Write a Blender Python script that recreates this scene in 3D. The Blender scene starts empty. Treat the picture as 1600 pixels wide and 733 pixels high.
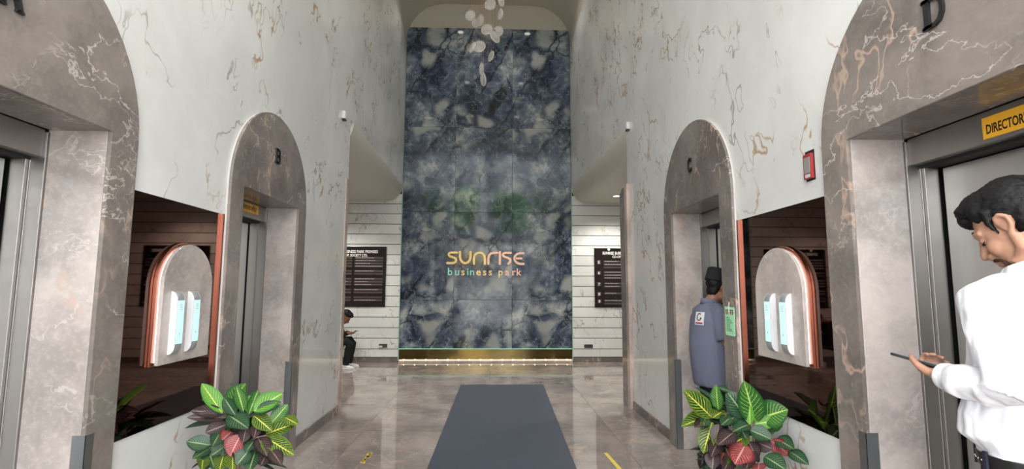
import bpy, bmesh, math, random
from mathutils import Vector, Matrix, noise as mnoise

random.seed(11)
S = bpy.context.scene
COL = S.collection
PI = math.pi

# ------------------------------------------------------------------ camera
CAM_H = 1.42
VX, VY, ROLL, FPX = 771.0, 452.0, 0.0075, 800.0
d = Vector(((VX - 800) / FPX, -(VY - 366.5) / FPX, -1)).normalized()
up = Vector((math.sin(ROLL), math.cos(ROLL), 0))
zc = (up - d * up.dot(d)).normalized()
xc = d.cross(zc)
RM = Matrix((xc, d, zc))                       # camera axes -> world
cam = bpy.data.cameras.new('camera')
cam.sensor_width = 36
cam.sensor_fit = 'HORIZONTAL'
cam.lens = 36 * FPX / 1600
cam.clip_start = 0.05
cam.clip_end = 300
camo = bpy.data.objects.new('camera', cam)
COL.objects.link(camo)
camo.matrix_world = Matrix.Translation((0, 0, CAM_H)) @ RM.to_4x4()
S.camera = camo

# ------------------------------------------------------------------ exposure, sky
S.view_settings.view_transform = 'Standard'
S.view_settings.look = 'None'
S.view_settings.gamma = 1
S.view_settings.use_curve_mapping = False
S.view_settings.exposure = 0.0
W = bpy.data.worlds.new('overcast_sky')
S.world = W
W.use_nodes = True
bg = W.node_tree.nodes['Background']
bg.inputs[0].default_value = (0.97, 0.98, 1.0, 1)
bg.inputs[1].default_value = 11.5

# daylight enters through the open entrance: a portal only guides the sampling of the sky
pl = bpy.data.lights.new('entrance_portal', 'AREA')
pl.shape = 'RECTANGLE'
pl.size = 4.4
pl.size_y = 7.2
pl.cycles.is_portal = True
plo = bpy.data.objects.new('entrance_portal', pl)
COL.objects.link(plo)
plo.location = (-0.2, -1.62, 3.6)
plo.rotation_euler = (PI / 2, 0, 0)

# ------------------------------------------------------------------ helpers
def ray(px, py):
    return RM @ Vector(((px - 800) / FPX, -(py - 366.5) / FPX, -1))

def at_y(px, py, y):
    r = ray(px, py)
    t = y / r.y
    return Vector((r.x * t, y, CAM_H + r.z * t))


class MB:
    def __init__(s):
        s.v, s.f, s.uv = [], [], {}

    def add(s, vs, fs):
        o = len(s.v)
        s.v += [Vector(p) for p in vs]
        s.f += [[i + o for i in f] for f in fs]
        return o

    def box(s, x0, x1, y0, y1, z0, z1):
        s.add([(x0, y0, z0), (x1, y0, z0), (x1, y1, z0), (x0, y1, z0), (x0, y0, z1), (x1, y0, z1), (x1, y1, z1), (x0, y1, z1)],
              [(0, 3, 2, 1), (4, 5, 6, 7), (0, 1, 5, 4), (1, 2, 6, 5), (2, 3, 7, 6), (3, 0, 4, 7)])
        return s

    def prism(s, poly, fn, a, b):
        n = len(poly)
        vs = [fn(p[0], p[1], a) for p in poly] + [fn(p[0], p[1], b) for p in poly]
        fs = [list(range(n - 1, -1, -1)), list(range(n, 2 * n))]
        fs += [(i, (i + 1) % n, n + (i + 1) % n, n + i) for i in range(n)]
        s.add(vs, fs)
        return s

    def stroke(s, pts, w, fn, a, b, caps=True):
        """a flat stroke along a polyline, rounded ends, extruded from depth a to b"""
        P = [Vector((p[0], p[1])) for p in pts]
        L, R = [], []
        for i, p in enumerate(P):
            t = (P[min(i + 1, len(P) - 1)] - P[max(i - 1, 0)]).normalized()
            nn = Vector((-t.y, t.x)) * w / 2
            L.append(p + nn)
            R.append(p - nn)
        poly = list(L)
        if caps:
            t = (P[-1] - P[-2]).normalized()
            a0 = math.atan2(t.y, t.x)
            poly += [P[-1] + Vector((math.cos(a0 + PI / 2 - k * PI / 6), math.sin(a0 + PI / 2 - k * PI / 6))) * w / 2 for k in range(1, 6)]
        poly += R[::-1]
        if caps:
            t = (P[0] - P[1]).normalized()
            a0 = math.atan2(t.y, t.x)
            poly += [P[0] + Vector((math.cos(a0 + PI / 2 - k * PI / 6), math.sin(a0 + PI / 2 - k * PI / 6))) * w / 2 for k in range(1, 6)]
        return s.prism([(p.x, p.y) for p in poly], fn, a, b)

    def tube(s, pts, rad, n=10, ref=None, flat=1.0):
        pts = [Vector(p) for p in pts]
        if not hasattr(rad, '__len__'):
            rad = [rad] * len(pts)
        o = len(s.v)
        nrm = None
        for i, p in enumerate(pts):
            t = (pts[min(i + 1, len(pts) - 1)] - pts[max(i - 1, 0)]).normalized()
            if nrm is None:
                h = Vector(ref) if ref else (Vector((0, 0, 1)) if abs(t.z) < .9 else Vector((1, 0, 0)))
                nrm = (h - t * h.dot(t)).normalized()
            else:
                nrm = (nrm - t * nrm.dot(t)).normalized()
            bi = t.cross(nrm)
            for k in range(n):
                a = 2 * PI * k / n
                s.v.append(p + nrm * math.cos(a) * rad[i] + bi * math.sin(a) * rad[i] * flat)
        m = len(pts)
        for i in range(m - 1):
            for k in range(n):
                a, b = o + i * n + k, o + i * n + (k + 1) % n
                s.f.append([a, b, b + n, a + n])
        s.f.append([o + k for k in range(n - 1, -1, -1)])
        s.f.append([o + (m - 1) * n + k for k in range(n)])
        return s

    def rings(s, rs, n=20, power=2.0):
        """loft: each ring = (centre, fwd vector*half depth, left vector*half width)"""
        o = len(s.v)
        for c, a, b in rs:
            c, a, b = Vector(c), Vector(a), Vector(b)
            for k in range(n):
                t = 2 * PI * k / n
                ct, st = math.cos(t), math.sin(t)
                e = 2 / power
                s.v.append(c + a * math.copysign(abs(ct) ** e, ct) + b * math.copysign(abs(st) ** e, st))
        m = len(rs)
        for i in range(m - 1):
            for k in range(n):
                p, q = o + i * n + k, o + i * n + (k + 1) % n
                s.f.append([p, q, q + n, p + n])
        s.f.append([o + k for k in range(n - 1, -1, -1)])
        s.f.append([o + (m - 1) * n + k for k in range(n)])
        return s

    def lathe(s, prof, c=(0, 0, 0), n=20):
        return s.rings([(Vector(c) + Vector((0, 0, z)), Vector((max(r, 1e-4), 0, 0)), Vector((0, max(r, 1e-4), 0))) for r, z in prof], n)

    def ball(s, c, r, rot=None, nu=14, nv=9):
        c = Vector(c)
        if not hasattr(r, '__len__'):
            r = (r, r, r)
        o = len(s.v)
        M = rot if rot else Matrix.Identity(3)
        for i in range(nv + 1):
            th = PI * i / nv
            for k in range(nu):
                ph = 2 * PI * k / nu
                s.v.append(c + M @ Vector((r[0] * math.sin(th) * math.cos(ph), r[1] * math.sin(th) * math.sin(ph), r[2] * math.cos(th))))
        for i in range(nv):
            for k in range(nu):
                a, b = o + i * nu + k, o + i * nu + (k + 1) % nu
                s.f.append([a, b, b + nu, a + nu])
        return s

    def mesh(s, name, origin=(0, 0, 0), bevel=0, seg=2, smooth=False):
        O = Vector(origin)
        bm = bmesh.new()
        vs = [bm.verts.new(p - O) for p in s.v]
        for f in s.f:
            try:
                bm.faces.new([vs[i] for i in f])
            except ValueError:
                pass
        if smooth or bevel:
            bmesh.ops.remove_doubles(bm, verts=bm.verts, dist=1e-5)
        bmesh.ops.recalc_face_normals(bm, faces=bm.faces)
        if bevel:
            es = [e for e in bm.edges if len(e.link_faces) == 2 and e.calc_face_angle(0) > 0.5]
            bmesh.ops.bevel(bm, geom=es, offset=bevel, segments=seg, profile=0.6, affect='EDGES', clamp_overlap=True)
        big = [f for f in bm.faces if len(f.verts) > 4]
        if big:
            bmesh.ops.triangulate(bm, faces=big)
        me = bpy.data.meshes.new(name)
        bm.to_mesh(me)
        bm.free()
        if smooth:
            me.polygons.foreach_set('use_smooth', [True] * len(me.polygons))
            if smooth != 'all':
                me.set_sharp_from_angle(angle=0.7)
        return me

    def build(s, name, mat, parent=None, origin=None, bevel=0, seg=2, smooth=False, local=False):
        if origin is None:
            origin = (0, 0, 0) if (local or not parent) else wloc(parent)
        me = s.mesh(name, origin, bevel, seg, smooth)
        if mat:
            me.materials.append(mat)
        o = bpy.data.objects.new(name, me)
        COL.objects.link(o)
        if parent:
            o.parent = parent
            if not local:
                o.location = Vector(origin) - wloc(parent)
        else:
            o.location = origin
        return o


def wloc(o):
    v = Vector((0, 0, 0))
    while o:
        v += o.location
        o = o.parent
    return v

def thing(name, label, cat, loc=(0, 0, 0), rz=0, group=None):
    o = bpy.data.objects.new(name, None)
    o.empty_display_size = .1
    COL.objects.link(o)
    o.location = loc
    o.rotation_euler = (0, 0, rz)
    return tag(o, label, cat, group)

def tag(o, label, cat, group=None):
    o['label'] = label
    o['category'] = cat
    if group:
        o['group'] = group
    return o

def struct(o, label=None):
    o['kind'] = 'structure'
    if label:
        o['label'] = label
    return o

FONTS = []
def text(body, size, loc, rot, mat, parent, name='lettering', ext=0.001, align='LEFT', sx=1.0, bold=0.0):
    c = bpy.data.curves.new(name, 'FONT')
    c.body = body
    c.size = size
    c.extrude = ext
    c.offset = bold
    c.align_x = align
    c.resolution_u = 3
    c.materials.append(mat)
    o = bpy.data.objects.new(name, c)
    COL.objects.link(o)
    o.parent = parent
    o.location = Vector(loc) - wloc(parent)
    o.rotation_euler = rot
    o.scale = (sx, 1, 1)
    FONTS.append(o)
    return o

def solidify(mb, voxel, it=4, fac=.5):
    """union of all closed shapes in mb as one smooth continuous mesh"""
    me = bpy.data.meshes.new('raw')
    me.from_pydata([tuple(p) for p in mb.v], [], mb.f)
    o = bpy.data.objects.new('raw', me)
    COL.objects.link(o)
    m = o.modifiers.new('r', 'REMESH')
    m.mode = 'VOXEL'
    m.voxel_size = voxel
    m = o.modifiers.new('s', 'SMOOTH')
    m.factor = fac
    m.iterations = it
    bpy.context.view_layer.update()
    dg = bpy.context.evaluated_depsgraph_get()
    out = bpy.data.meshes.new_from_object(o.evaluated_get(dg))
    bpy.data.objects.remove(o)
    bpy.data.meshes.remove(me)
    out.polygons.foreach_set('use_smooth', [True] * len(out.polygons))
    return out

def link(name, me, mat, parent, loc=(0, 0, 0)):
    me.name = name
    me.materials.clear()
    me.materials.append(mat)
    o = bpy.data.objects.new(name, me)
    COL.objects.link(o)
    o.parent = parent
    o.location = loc
    return o

# ------------------------------------------------------------------ materials
class NT:
    def __init__(s, name):
        s.m = bpy.data.materials.new(name)
        s.m.use_nodes = True
        s.t = s.m.node_tree
        s.b = s.t.nodes['Principled BSDF']

    def n(s, typ, **kw):
        x = s.t.nodes.new(typ)
        for k, v in kw.items():
            if k.startswith('i_'):
                key = k[2:]
                key = int(key) if key.isdigit() else key.replace('_', ' ')
                s.put(x.inputs[key], v)
            else:
                setattr(x, k, v)
        return x

    def put(s, sock, v):
        if hasattr(v, 'is_linked'):
            s.t.links.new(v, sock)
        else:
            if hasattr(sock.default_value, '__len__') and not hasattr(v, '__len__'):
                v = [v] * len(sock.default_value)
            if hasattr(v, '__len__') and len(v) == 3 and len(sock.default_value) == 4:
                v = tuple(v) + (1,)
            sock.default_value = v

    def math(s, op, a, b=0.0, c=0.0, clamp=False):
        x = s.n('ShaderNodeMath', operation=op, use_clamp=clamp)
        s.put(x.inputs[0], a)
        s.put(x.inputs[1], b)
        s.put(x.inputs[2], c)
        return x.outputs[0]

    def vmath(s, op, a, b):
        x = s.n('ShaderNodeVectorMath', operation=op)
        s.put(x.inputs[0], a)
        s.put(x.inputs[1], b)
        return x.outputs[0]

    def noise(s, vec, scale, detail=4, rough=.55, dist=0.0, color=False):
        x = s.n('ShaderNodeTexNoise')
        s.put(x.inputs['Vector'], vec)
        x.inputs['Scale'].default_value = scale
        x.inputs['Detail'].default_value = detail
        x.inputs['Roughness'].default_value = rough
        x.inputs['Distortion'].default_value = dist
        return x.outputs['Color' if color else 'Fac']

    def rng(s, v, a, b, c=0.0, e=1.0, smooth=True):
        x = s.n('ShaderNodeMapRange', interpolation_type='SMOOTHSTEP' if smooth else 'LINEAR')
        s.put(x.inputs[0], v)
        for i, q in enumerate((a, b, c, e)):
            x.inputs[i + 1].default_value = q
        return x.outputs[0]

    def mix(s, f, a, b):
        x = s.n('ShaderNodeMix', data_type='RGBA')
        s.put(x.inputs[0], f)
        s.put(x.inputs[6], a)
        s.put(x.inputs[7], b)
        return x.outputs[2]

    def coords(s, scale=(1, 1, 1), rnd=0, rot=(0, 0, 0)):
        v = s.n('ShaderNodeTexCoord').outputs['Object']
        if rnd:
            oi = s.n('ShaderNodeObjectInfo')
            r = s.math('MULTIPLY', oi.outputs['Random'], rnd)
            v = s.vmath('ADD', v, r)
        m = s.n('ShaderNodeMapping')
        s.put(m.inputs['Vector'], v)
        m.inputs['Scale'].default_value = scale
        m.inputs['Rotation'].default_value = rot
        return m.outputs[0]

    def warp(s, vec, scale, amt, detail=3):
        c = s.noise(vec, scale, detail, color=True)
        c = s.vmath('SUBTRACT', c, (.5, .5, .5))
        c = s.vmath('MULTIPLY', c, (amt, amt, amt))
        return s.vmath('ADD', vec, c)

    def vein(s, vec, scale, width, detail=3, rough=.5):
        n = s.noise(vec, scale, detail, rough)
        a = s.math('ABSOLUTE', s.math('SUBTRACT', n, .5))
        return s.rng(a, 0.0, width, 1.0, 0.0)

    def done(s, col=None, rough=.4, metal=0.0, spec=.5, **kw):
        if col is not None:
            s.put(s.b.inputs['Base Color'], col)
        s.put(s.b.inputs['Roughness'], rough)
        s.put(s.b.inputs['Metallic'], metal)
        s.put(s.b.inputs['Specular IOR Level'], spec)
        for k, v in kw.items():
            s.put(s.b.inputs[k.replace('_', ' ')], v)
        return s.m

    def bump(s, h, strength=.2, dist=.01):
        x = s.n('ShaderNodeBump')
        x.inputs['Strength'].default_value = strength
        x.inputs['Distance'].default_value = dist
        s.put(x.inputs['Height'], h)
        s.put(s.b.inputs['Normal'], x.outputs[0])


def plain(name, col, rough=.5, metal=0.0, spec=.5, var=.06, scale=12, **kw):
    t = NT(name)
    f = t.noise(t.coords(), scale, 3)
    a = tuple(max(0, c * (1 - var)) for c in col)
    b = tuple(min(1, c * (1 + var)) for c in col)
    return t.done(t.mix(f, a, b), rough, metal, spec, **kw)

def glow(name, col, strength, base=(.8, .8, .8)):
    t = NT(name)
    return t.done(base, .4, Emission_Color=tuple(col) + (1,), Emission_Strength=strength)

def white_marble(name, rnd=0, tint=(.66, .67, .65), rough=.1, gold=1.0):
    t = NT(name)
    c = t.coords((1, 1, 1), rnd, (.35, .2, 0))
    w = t.warp(c, 1.1, .7, 4)
    cloud = t.noise(w, .9, 5, .6)
    col = t.mix(t.rng(cloud, .35, .7), tuple(x * .90 for x in tint), tuple(min(1, x * 1.07) for x in tint))
    st = t.n('ShaderNodeMapping')
    t.put(st.inputs['Vector'], w)
    st.inputs['Scale'].default_value = (1.3, 1.3, .62)
    v1 = t.vein(st.outputs[0], 1.2, .009, 4, .58)
    m1 = t.rng(t.noise(w, 1.7, 2), .42, .6)
    col = t.mix(t.math('MULTIPLY', t.math('MULTIPLY', v1, m1), .8), col, (.28, .245, .20))
    w2 = t.warp(c, 2.2, .35, 4)
    st2 = t.n('ShaderNodeMapping')
    t.put(st2.inputs['Vector'], w2)
    st2.inputs['Scale'].default_value = (1.1, 1.1, .55)
    st2.inputs['Location'].default_value = (5.3, 2.1, 7.7)
    v2 = t.vein(st2.outputs[0], 1.4, .013, 4, .6)
    m2 = t.rng(t.noise(w2, 1.5, 2), .47, .62)
    col = t.mix(t.math('MULTIPLY', t.math('MULTIPLY', v2, m2), .9 * gold), col, (.37, .225, .10))
    # soft golden blush and small rust blots
    m3 = t.rng(t.noise(w2, 1.3, 4), .58, .8)
    col = t.mix(t.math('MULTIPLY', m3, .45 * gold), col, (.56, .46, .33))
    m4 = t.rng(t.noise(w2, 1.9, 5, .65), .735, .775)
    col = t.mix(t.math('MULTIPLY', m4, .65 * gold), col, (.46, .27, .12))
    return t.done(col, rough, 0, .45)

def grey_marble(name, rnd=0, base=(.235, .205, .185), rough=.14, spec=.5, scale=1.0, pink=1.0):
    t = NT(name)
    c = t.coords((scale,) * 3, rnd, (.1, .15, 0))
    w = t.warp(c, 1.6, .5, 4)
    cloud = t.noise(w, 2.2, 7, .62)
    col = t.mix(t.rng(cloud, .3, .72), tuple(x * .72 for x in base), tuple(x * 1.38 for x in base))
    fine = t.noise(c, 38, 4, .7)
    col = t.mix(t.math('MULTIPLY', t.rng(fine, .45, .7), .22), col, tuple(x * 1.7 for x in base))
    # wide pink-beige veins
    st = t.n('ShaderNodeMapping')
    t.put(st.inputs['Vector'], w)
    st.inputs['Scale'].default_value = (1.5, 1.5, .5)
    v1 = t.vein(st.outputs[0], 1.5, .015, 4, .55)
    m1 = t.rng(t.noise(w, 1.5, 2), .45, .58)
    col = t.mix(t.math('MULTIPLY', t.math('MULTIPLY', v1, m1), .75 * pink), col, (.50, .36, .285))
    # fine white crackle
    w2 = t.warp(c, 3.5, .3, 5)
    st2 = t.n('ShaderNodeMapping')
    t.put(st2.inputs['Vector'], w2)
    st2.inputs['Scale'].default_value = (.75, .75, 1.5)
    st2.inputs['Rotation'].default_value = (.5, .3, 0)
    v2 = t.vein(st2.outputs[0], 1.5, .008, 5, .62)
    m2 = t.rng(t.noise(w2, 1.6, 2), .42, .62)
    col = t.mix(t.math('MULTIPLY', t.math('MULTIPLY', v2, m2), .7), col, (.56, .51, .47))
    v3 = t.vein(w2, 4.2, .008, 3)
    m3 = t.rng(t.noise(c, 2.1, 2), .5, .68)
    col = t.mix(t.math('MULTIPLY', t.math('MULTIPLY', v3, m3), .5), col, (.5, .45, .41))
    return t.done(col, rough, 0, spec)

def blue_stone(name):
    t = NT(name)
    oi = t.n('ShaderNodeObjectInfo')
    v = t.vmath('ADD', t.n('ShaderNodeTexCoord').outputs['Object'], t.vmath('MULTIPLY', oi.outputs['Color'], (10, 10, 10)))
    w = t.warp(v, 1.5, .55, 4)
    n1 = t.noise(w, 1.9, 3, .5)
    n2 = t.noise(w, 6.5, 9, .75)
    mixn = t.rng(t.math('ADD', t.math('MULTIPLY', n1, .55), t.math('MULTIPLY', n2, .45)), .365, .655, smooth=False)
    r = t.n('ShaderNodeValToRGB')
    t.put(r.inputs[0], mixn)
    cr = r.color_ramp
    cr.elements[0].position = .0
    cr.elements[0].color = (.012, .017, .028, 1)
    cr.elements[1].position = 1
    cr.elements[1].color = (.44, .44, .41, 1)
    for p, cc in ((.22, (.027, .040, .068, 1)), (.42, (.062, .084, .126, 1)), (.58, (.114, .138, .172, 1)), (.72, (.19, .22, .25, 1)), (.86, (.32, .34, .34, 1))):
        e = cr.elements.new(p)
        e.color = cc
    col = r.outputs[0]
    # pale pebbles between cracks
    vo = t.n('ShaderNodeTexVoronoi', feature='DISTANCE_TO_EDGE')
    ww = t.warp(v, 3.2, .34, 5)
    t.put(vo.inputs['Vector'], ww)
    vo.inputs['Scale'].default_value = 1.75
    crack = t.rng(vo.outputs['Distance'], .0, .05, 1, 0)
    cm = t.rng(t.noise(v, 1.6, 2), .44, .58)
    halo = t.math('MULTIPLY', t.rng(vo.outputs['Distance'], .05, .22), t.rng(t.noise(v, 1.1, 1), .53, .62))
    col = t.mix(t.math('MULTIPLY', halo, .75), col, (.36, .37, .355))
    col = t.mix(t.math('MULTIPLY', t.math('MULTIPLY', crack, cm), .85), col, (.012, .014, .02))
    wr = t.n('ShaderNodeMapping')
    t.put(wr.inputs['Vector'], t.warp(t.warp(v, 2.2, .22, 3), 9, .05, 3))
    wr.inputs['Rotation'].default_value = (0, -.56, 0)
    wv = t.n('ShaderNodeMapping')
    t.put(wv.inputs['Vector'], wr.outputs[0])
    wv.inputs['Scale'].default_value = (1.5, 1, .16)
    dv = t.vein(wv.outputs[0], 1.0, .020, 2, .4)
    dark = t.math('MULTIPLY', dv, t.rng(t.noise(v, 1.5, 2), .40, .55))
    col = t.mix(t.math('MULTIPLY', dark, .92), col, (.012, .012, .016))
    lv = t.vein(t.warp(v, 5, .2, 4), 3.4, .012, 4)
    col = t.mix(t.math('MULTIPLY', lv, .4), col, (.42, .44, .45))
    return t.done(col, .06, 0, .44)

def brushed(name, col=(.50, .50, .49), rough=.3, sc=(2, 2, 120)):
    t = NT(name)
    n = t.noise(t.coords(sc), 6, 3)
    c = t.mix(n, tuple(x * .86 for x in col), tuple(min(1, x * 1.1) for x in col))
    return t.done(c, t.rng(n, 0, 1, rough * .8, rough * 1.25), 1.0)

def leaf_mat(name, base, base2, vein, edge, vw=.16):
    t = NT(name)
    uv = t.n('ShaderNodeTexCoord').outputs['UV']
    sp = t.n('ShaderNodeSeparateXYZ')
    t.put(sp.inputs[0], uv)
    u = t.math('ABSOLUTE', t.math('SUBTRACT', sp.outputs[0], .5))
    v = sp.outputs[1]
    oi = t.n('ShaderNodeObjectInfo').outputs['Random']
    nz = t.noise(t.coords((1, 1, 1), 20), 22, 3)
    col = t.mix(t.rng(nz, .35, .65), base, base2)
    col = t.mix(t.rng(u, .33, .5), col, edge)
    ph = t.math('SUBTRACT', t.math('MULTIPLY', v, 9.5), t.math('MULTIPLY', u, 6.2))
    ph = t.math('ADD', ph, t.math('MULTIPLY', nz, .5))
    fr = t.math('ABSOLUTE', t.math('SUBTRACT', t.math('FRACT', ph), .5))
    side = t.math('MULTIPLY', t.rng(fr, vw * .35, vw, 1, 0), t.rng(u, .46, .30, 0, 1))
    fade = t.rng(t.math('ADD', nz, t.math('MULTIPLY', oi, .2)), .3, .55, .35, 1)
    col = t.mix(t.math('MULTIPLY', side, fade), col, vein)
    mid = t.rng(u, .018, .042, 1, 0)
    col = t.mix(mid, col, tuple(min(1, x * 1.15) for x in vein))
    t.bump(side, .25, .002)
    return t.done(col, .38, 0, .32)

def cloth(name, col, rough=.85, bump=.15, scale=260, var=.08):
    t = NT(name)
    c = t.coords()
    n = t.noise(c, 9, 4)
    h = t.noise(c, scale, 2)
    t.bump(h, bump, .002)
    return t.done(t.mix(n, tuple(x * (1 - var) for x in col), tuple(min(1, x * (1 + var)) for x in col)), rough, 0, .25)

def skin_mat(name, col):
    t = NT(name)
    c = t.coords()
    n = t.noise(c, 14, 4)
    m = t.mix(t.rng(n, .3, .7), tuple(x * .88 for x in col), tuple(min(1, x * 1.1) for x in col))
    t.bump(t.noise(c, 180, 2), .06, .001)
    return t.done(m, .48, 0, .4, Subsurface_Weight=.12, Subsurface_Radius=(.02, .008, .004), Subsurface_Scale=.3)

M = {}
M['wall_marble'] = white_marble('veined_white_marble')
M['plank_marble'] = white_marble('plank_white_marble', 30, (.70, .71, .69), .12, .45)
M['grey'] = grey_marble('grey_brown_marble', 17, (.182, .158, .142))
M['grey_light'] = grey_marble('daylit_jamb_marble', 23, (.40, .355, .33), .1)  # base lightened to carry the daylight reflected off the jambs
M['floor'] = grey_marble('polished_floor_marble', 40, (.29, .25, .226), .06, .55, .8, .8)
M['skirt'] = grey_marble('dark_skirting_marble', 9, (.15, .125, .115), .15)
M['pinkedge'] = grey_marble('pink_edged_marble', 5, (.42, .33, .29), .2)
M['blue'] = blue_stone('blue_cloud_stone')
M['cream'] = plain('cream_paint', (.47, .43, .36), .6)
M['soffit'] = plain('soffit_paint', (.60, .58, .51), .45)
M['steel'] = brushed('brushed_steel', (.46, .46, .45), .34, (60, 60, .6))
M['steel_frame'] = brushed('steel_casing', (.36, .345, .33), .42, (2, 2, 2))
M['alu'] = brushed('grey_aluminium', (.40, .42, .44), .42)
M['dark'] = plain('dark_gap', (.012, .012, .012), .6)
M['black'] = plain('black_letter', (.010, .010, .012), .35)
M['tint_mirror'] = plain('bronze_tinted_mirror', (.105, .058, .047), .025, 1.0)
M['copper'] = plain('rose_copper', (.46, .21, .15), .22, 1.0)
M['gold'] = plain('rose_gold_letter', (.72, .50, .22), .35, .6)
M['rose'] = plain('rose_reflect_letter', (.74, .44, .33), .35, .6)
M['teal'] = plain('mint_letter', (.36, .80, .68), .4, .2)
M['brass'] = plain('brass_mirror', (.20, .145, .06), .1, 1.0)
M['acrylic'] = plain('white_acrylic', (.50, .485, .46), .5)
M['led_white'] = glow('white_led', (1, .96, .98), 1.2)
M['led_warm'] = glow('warm_led', (1, .78, .42), .75)
M['led_dot'] = glow('warm_led_dot', (1, .8, .45), 6)
M['edge_glow'] = glow('green_glass_edge', (.35, 1, .68), .28, (.3, .7, .5))  # glass edge made to glow in place of LED light caught in it
M['display'] = glow('call_display', (.62, .95, .95), .42, (.5, .75, .76))
M['display_red'] = glow('call_digit', (1, .2, .15), .9)
M['plastic'] = plain('white_plastic', (.62, .62, .63), .4)
M['grey_plastic'] = plain('silver_plastic', (.42, .44, .46), .3, .4)
M['mat'] = cloth('blue_grey_rubber', (.070, .082, .110), .5, .3, 420)
M['yellow'] = plain('yellow_tape', (.78, .60, .06), .55)
M['board'] = plain('black_board', (.010, .006, .006), .22)
M['strip'] = plain('brown_strip', (.075, .052, .048), .35)
M['ink'] = plain('white_print', (.80, .80, .78), .5)
M['inkdim'] = plain('grey_print', (.38, .36, .35), .5)
M['orange'] = plain('orange_sticker', (.86, .44, .03), .4)
M['red'] = plain('red_box', (.30, .025, .03), .4)
M['glassgrey'] = plain('grey_cover', (.24, .23, .22), .3)
M['green_card'] = plain('mint_card', (.40, .76, .47), .5)
M['maroon'] = plain('maroon_print', (.22, .04, .035), .5)
M['darkgreen'] = plain('green_print', (.10, .24, .15), .5)
M['pot'] = plain('dark_planter', (.035, .034, .036), .35)
M['soil'] = plain('potting_soil', (.05, .035, .025), .95, scale=60, var=.5)
M['stem'] = plain('croton_stem', (.22, .15, .10), .7, var=.3)
M['skin'] = skin_mat('skin_tan', (.40, .215, .145))
M['skin_dark'] = skin_mat('skin_brown', (.27, .125, .075))
M['hair'] = cloth('black_hair', (.004, .0035, .004), .6, .8, 110)
M['stubble'] = cloth('dark_stubble', (.055, .030, .024), .75, .3, 300)
M['lip'] = plain('lip', (.30, .11, .09), .45)
g = NT('white_shirt')
gc = g.warp(g.coords((1, 1, .55)), 5, .12, 3)
gn = g.math('ABSOLUTE', g.math('SUBTRACT', g.noise(gc, 7, 2, .45), .5))
g.bump(g.rng(gn, 0, .12), .55, .012)
M['shirt'] = g.done((.74, .75, .80), .75, 0, .25)
M['tunic'] = cloth('slate_tunic', (.125, .135, .19), .85, .12, 200)
M['black_cloth'] = cloth('black_cloth', (.012, .012, .014), .8)
M['navy'] = cloth('navy_trousers', (.018, .020, .034), .8)
M['leather'] = plain('black_leather', (.012, .011, .011), .3)
M['chrome'] = plain('polished_metal', (.7, .7, .7), .15, 1.0)
M['shoe'] = plain('white_shoe', (.82, .82, .82), .5)
M['concrete'] = plain('pavement_concrete', (.38, .37, .35), .8, scale=3, var=.15)
M['facade'] = plain('pale_facade', (.62, .62, .60), .7)
M['facade2'] = plain('grey_facade', (.40, .42, .43), .7)
M['winglass'] = plain('window_glass', (.10, .13, .15), .08)
M['bark'] = plain('bark', (.14, .10, .07), .9, var=.3)
M['foliage'] = plain('tree_foliage', (.10, .22, .06), .7, var=.4, scale=3)
M['pink'] = plain('pink_fascia', (.62, .40, .38), .4)
g = NT('chandelier_glass')
g.done((.97, .93, .91), .10, 0, .5, Transmission_Weight=.78, IOR=1.3)
M['glass'] = g.m
LM = {
    'G': leaf_mat('leaf_green', (.014, .085, .016), (.028, .13, .02), (.30, .42, .09), (.012, .07, .014), .10),
    'Y': leaf_mat('leaf_bright', (.045, .20, .022), (.09, .27, .03), (.42, .52, .12), (.05, .20, .02), .09),
    'D': leaf_mat('leaf_dark_green', (.010, .045, .020), (.018, .068, .028), (.22, .28, .15), (.012, .04, .02), .08),
    'K': leaf_mat('leaf_yellow_veined', (.010, .055, .010), (.020, .085, .012), (.52, .50, .07), (.10, .16, .015), .12),
    'P': leaf_mat('leaf_purple', (.024, .016, .018), (.048, .028, .028), (.22, .155, .14), (.022, .014, .016), .08),
    'R': leaf_mat('leaf_red', (.20, .022, .030), (.30, .06, .06), (.50, .24, .21), (.12, .014, .02), .12),
}

# ------------------------------------------------------------------ the setting
XL, XR = -1.74, 1.66            # faces of the arched surrounds
WL, WR = -1.775, 1.695          # marble wall planes behind them
YB = 10.24                      # back wall
YE = 6.34                       # where the side walls end
YF = -1.5                       # open entrance behind the camera
SPR, CEIL, RC = 6.62, 7.42, .80
YCS = {'A': 1.80, 'B': 4.085, 'C': 4.195, 'D': 1.775}          # arch centres along the walls
RAD = {'A': .71, 'B': .68, 'C': .712, 'D': .71}
OPN = {'A': .535, 'B': .505, 'C': .512, 'D': .525}
SPRING, OPH = 2.12, 2.13

# floor: grout bed and slabs
fl = struct(MB().box(-6, 6, -1.6, 10.6, -.14, -.012).build('floor', M['dark']))
tile_me = None
TS = 1.25
for ix in range(-5, 5):
    for iy in range(-2, 8):
        x0, y0 = ix * TS - .05, iy * TS + .35
        if y0 + TS < YE - 1.3 and (x0 > 2.3 or x0 + TS < -2.4):
            continue
        if tile_me is None:
            tile_me = MB().box(-TS / 2 + .0012, TS / 2 - .0012, -TS / 2 + .0012, TS / 2 - .0012, -.012, 0).mesh('tile', bevel=.0008, seg=1)
            tile_me.materials.append(M['floor'])
        o = bpy.data.objects.new('tile', tile_me)
        COL.objects.link(o)
        o.parent = fl
        o.location = (x0 + TS / 2, y0 + TS / 2, 0)

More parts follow.
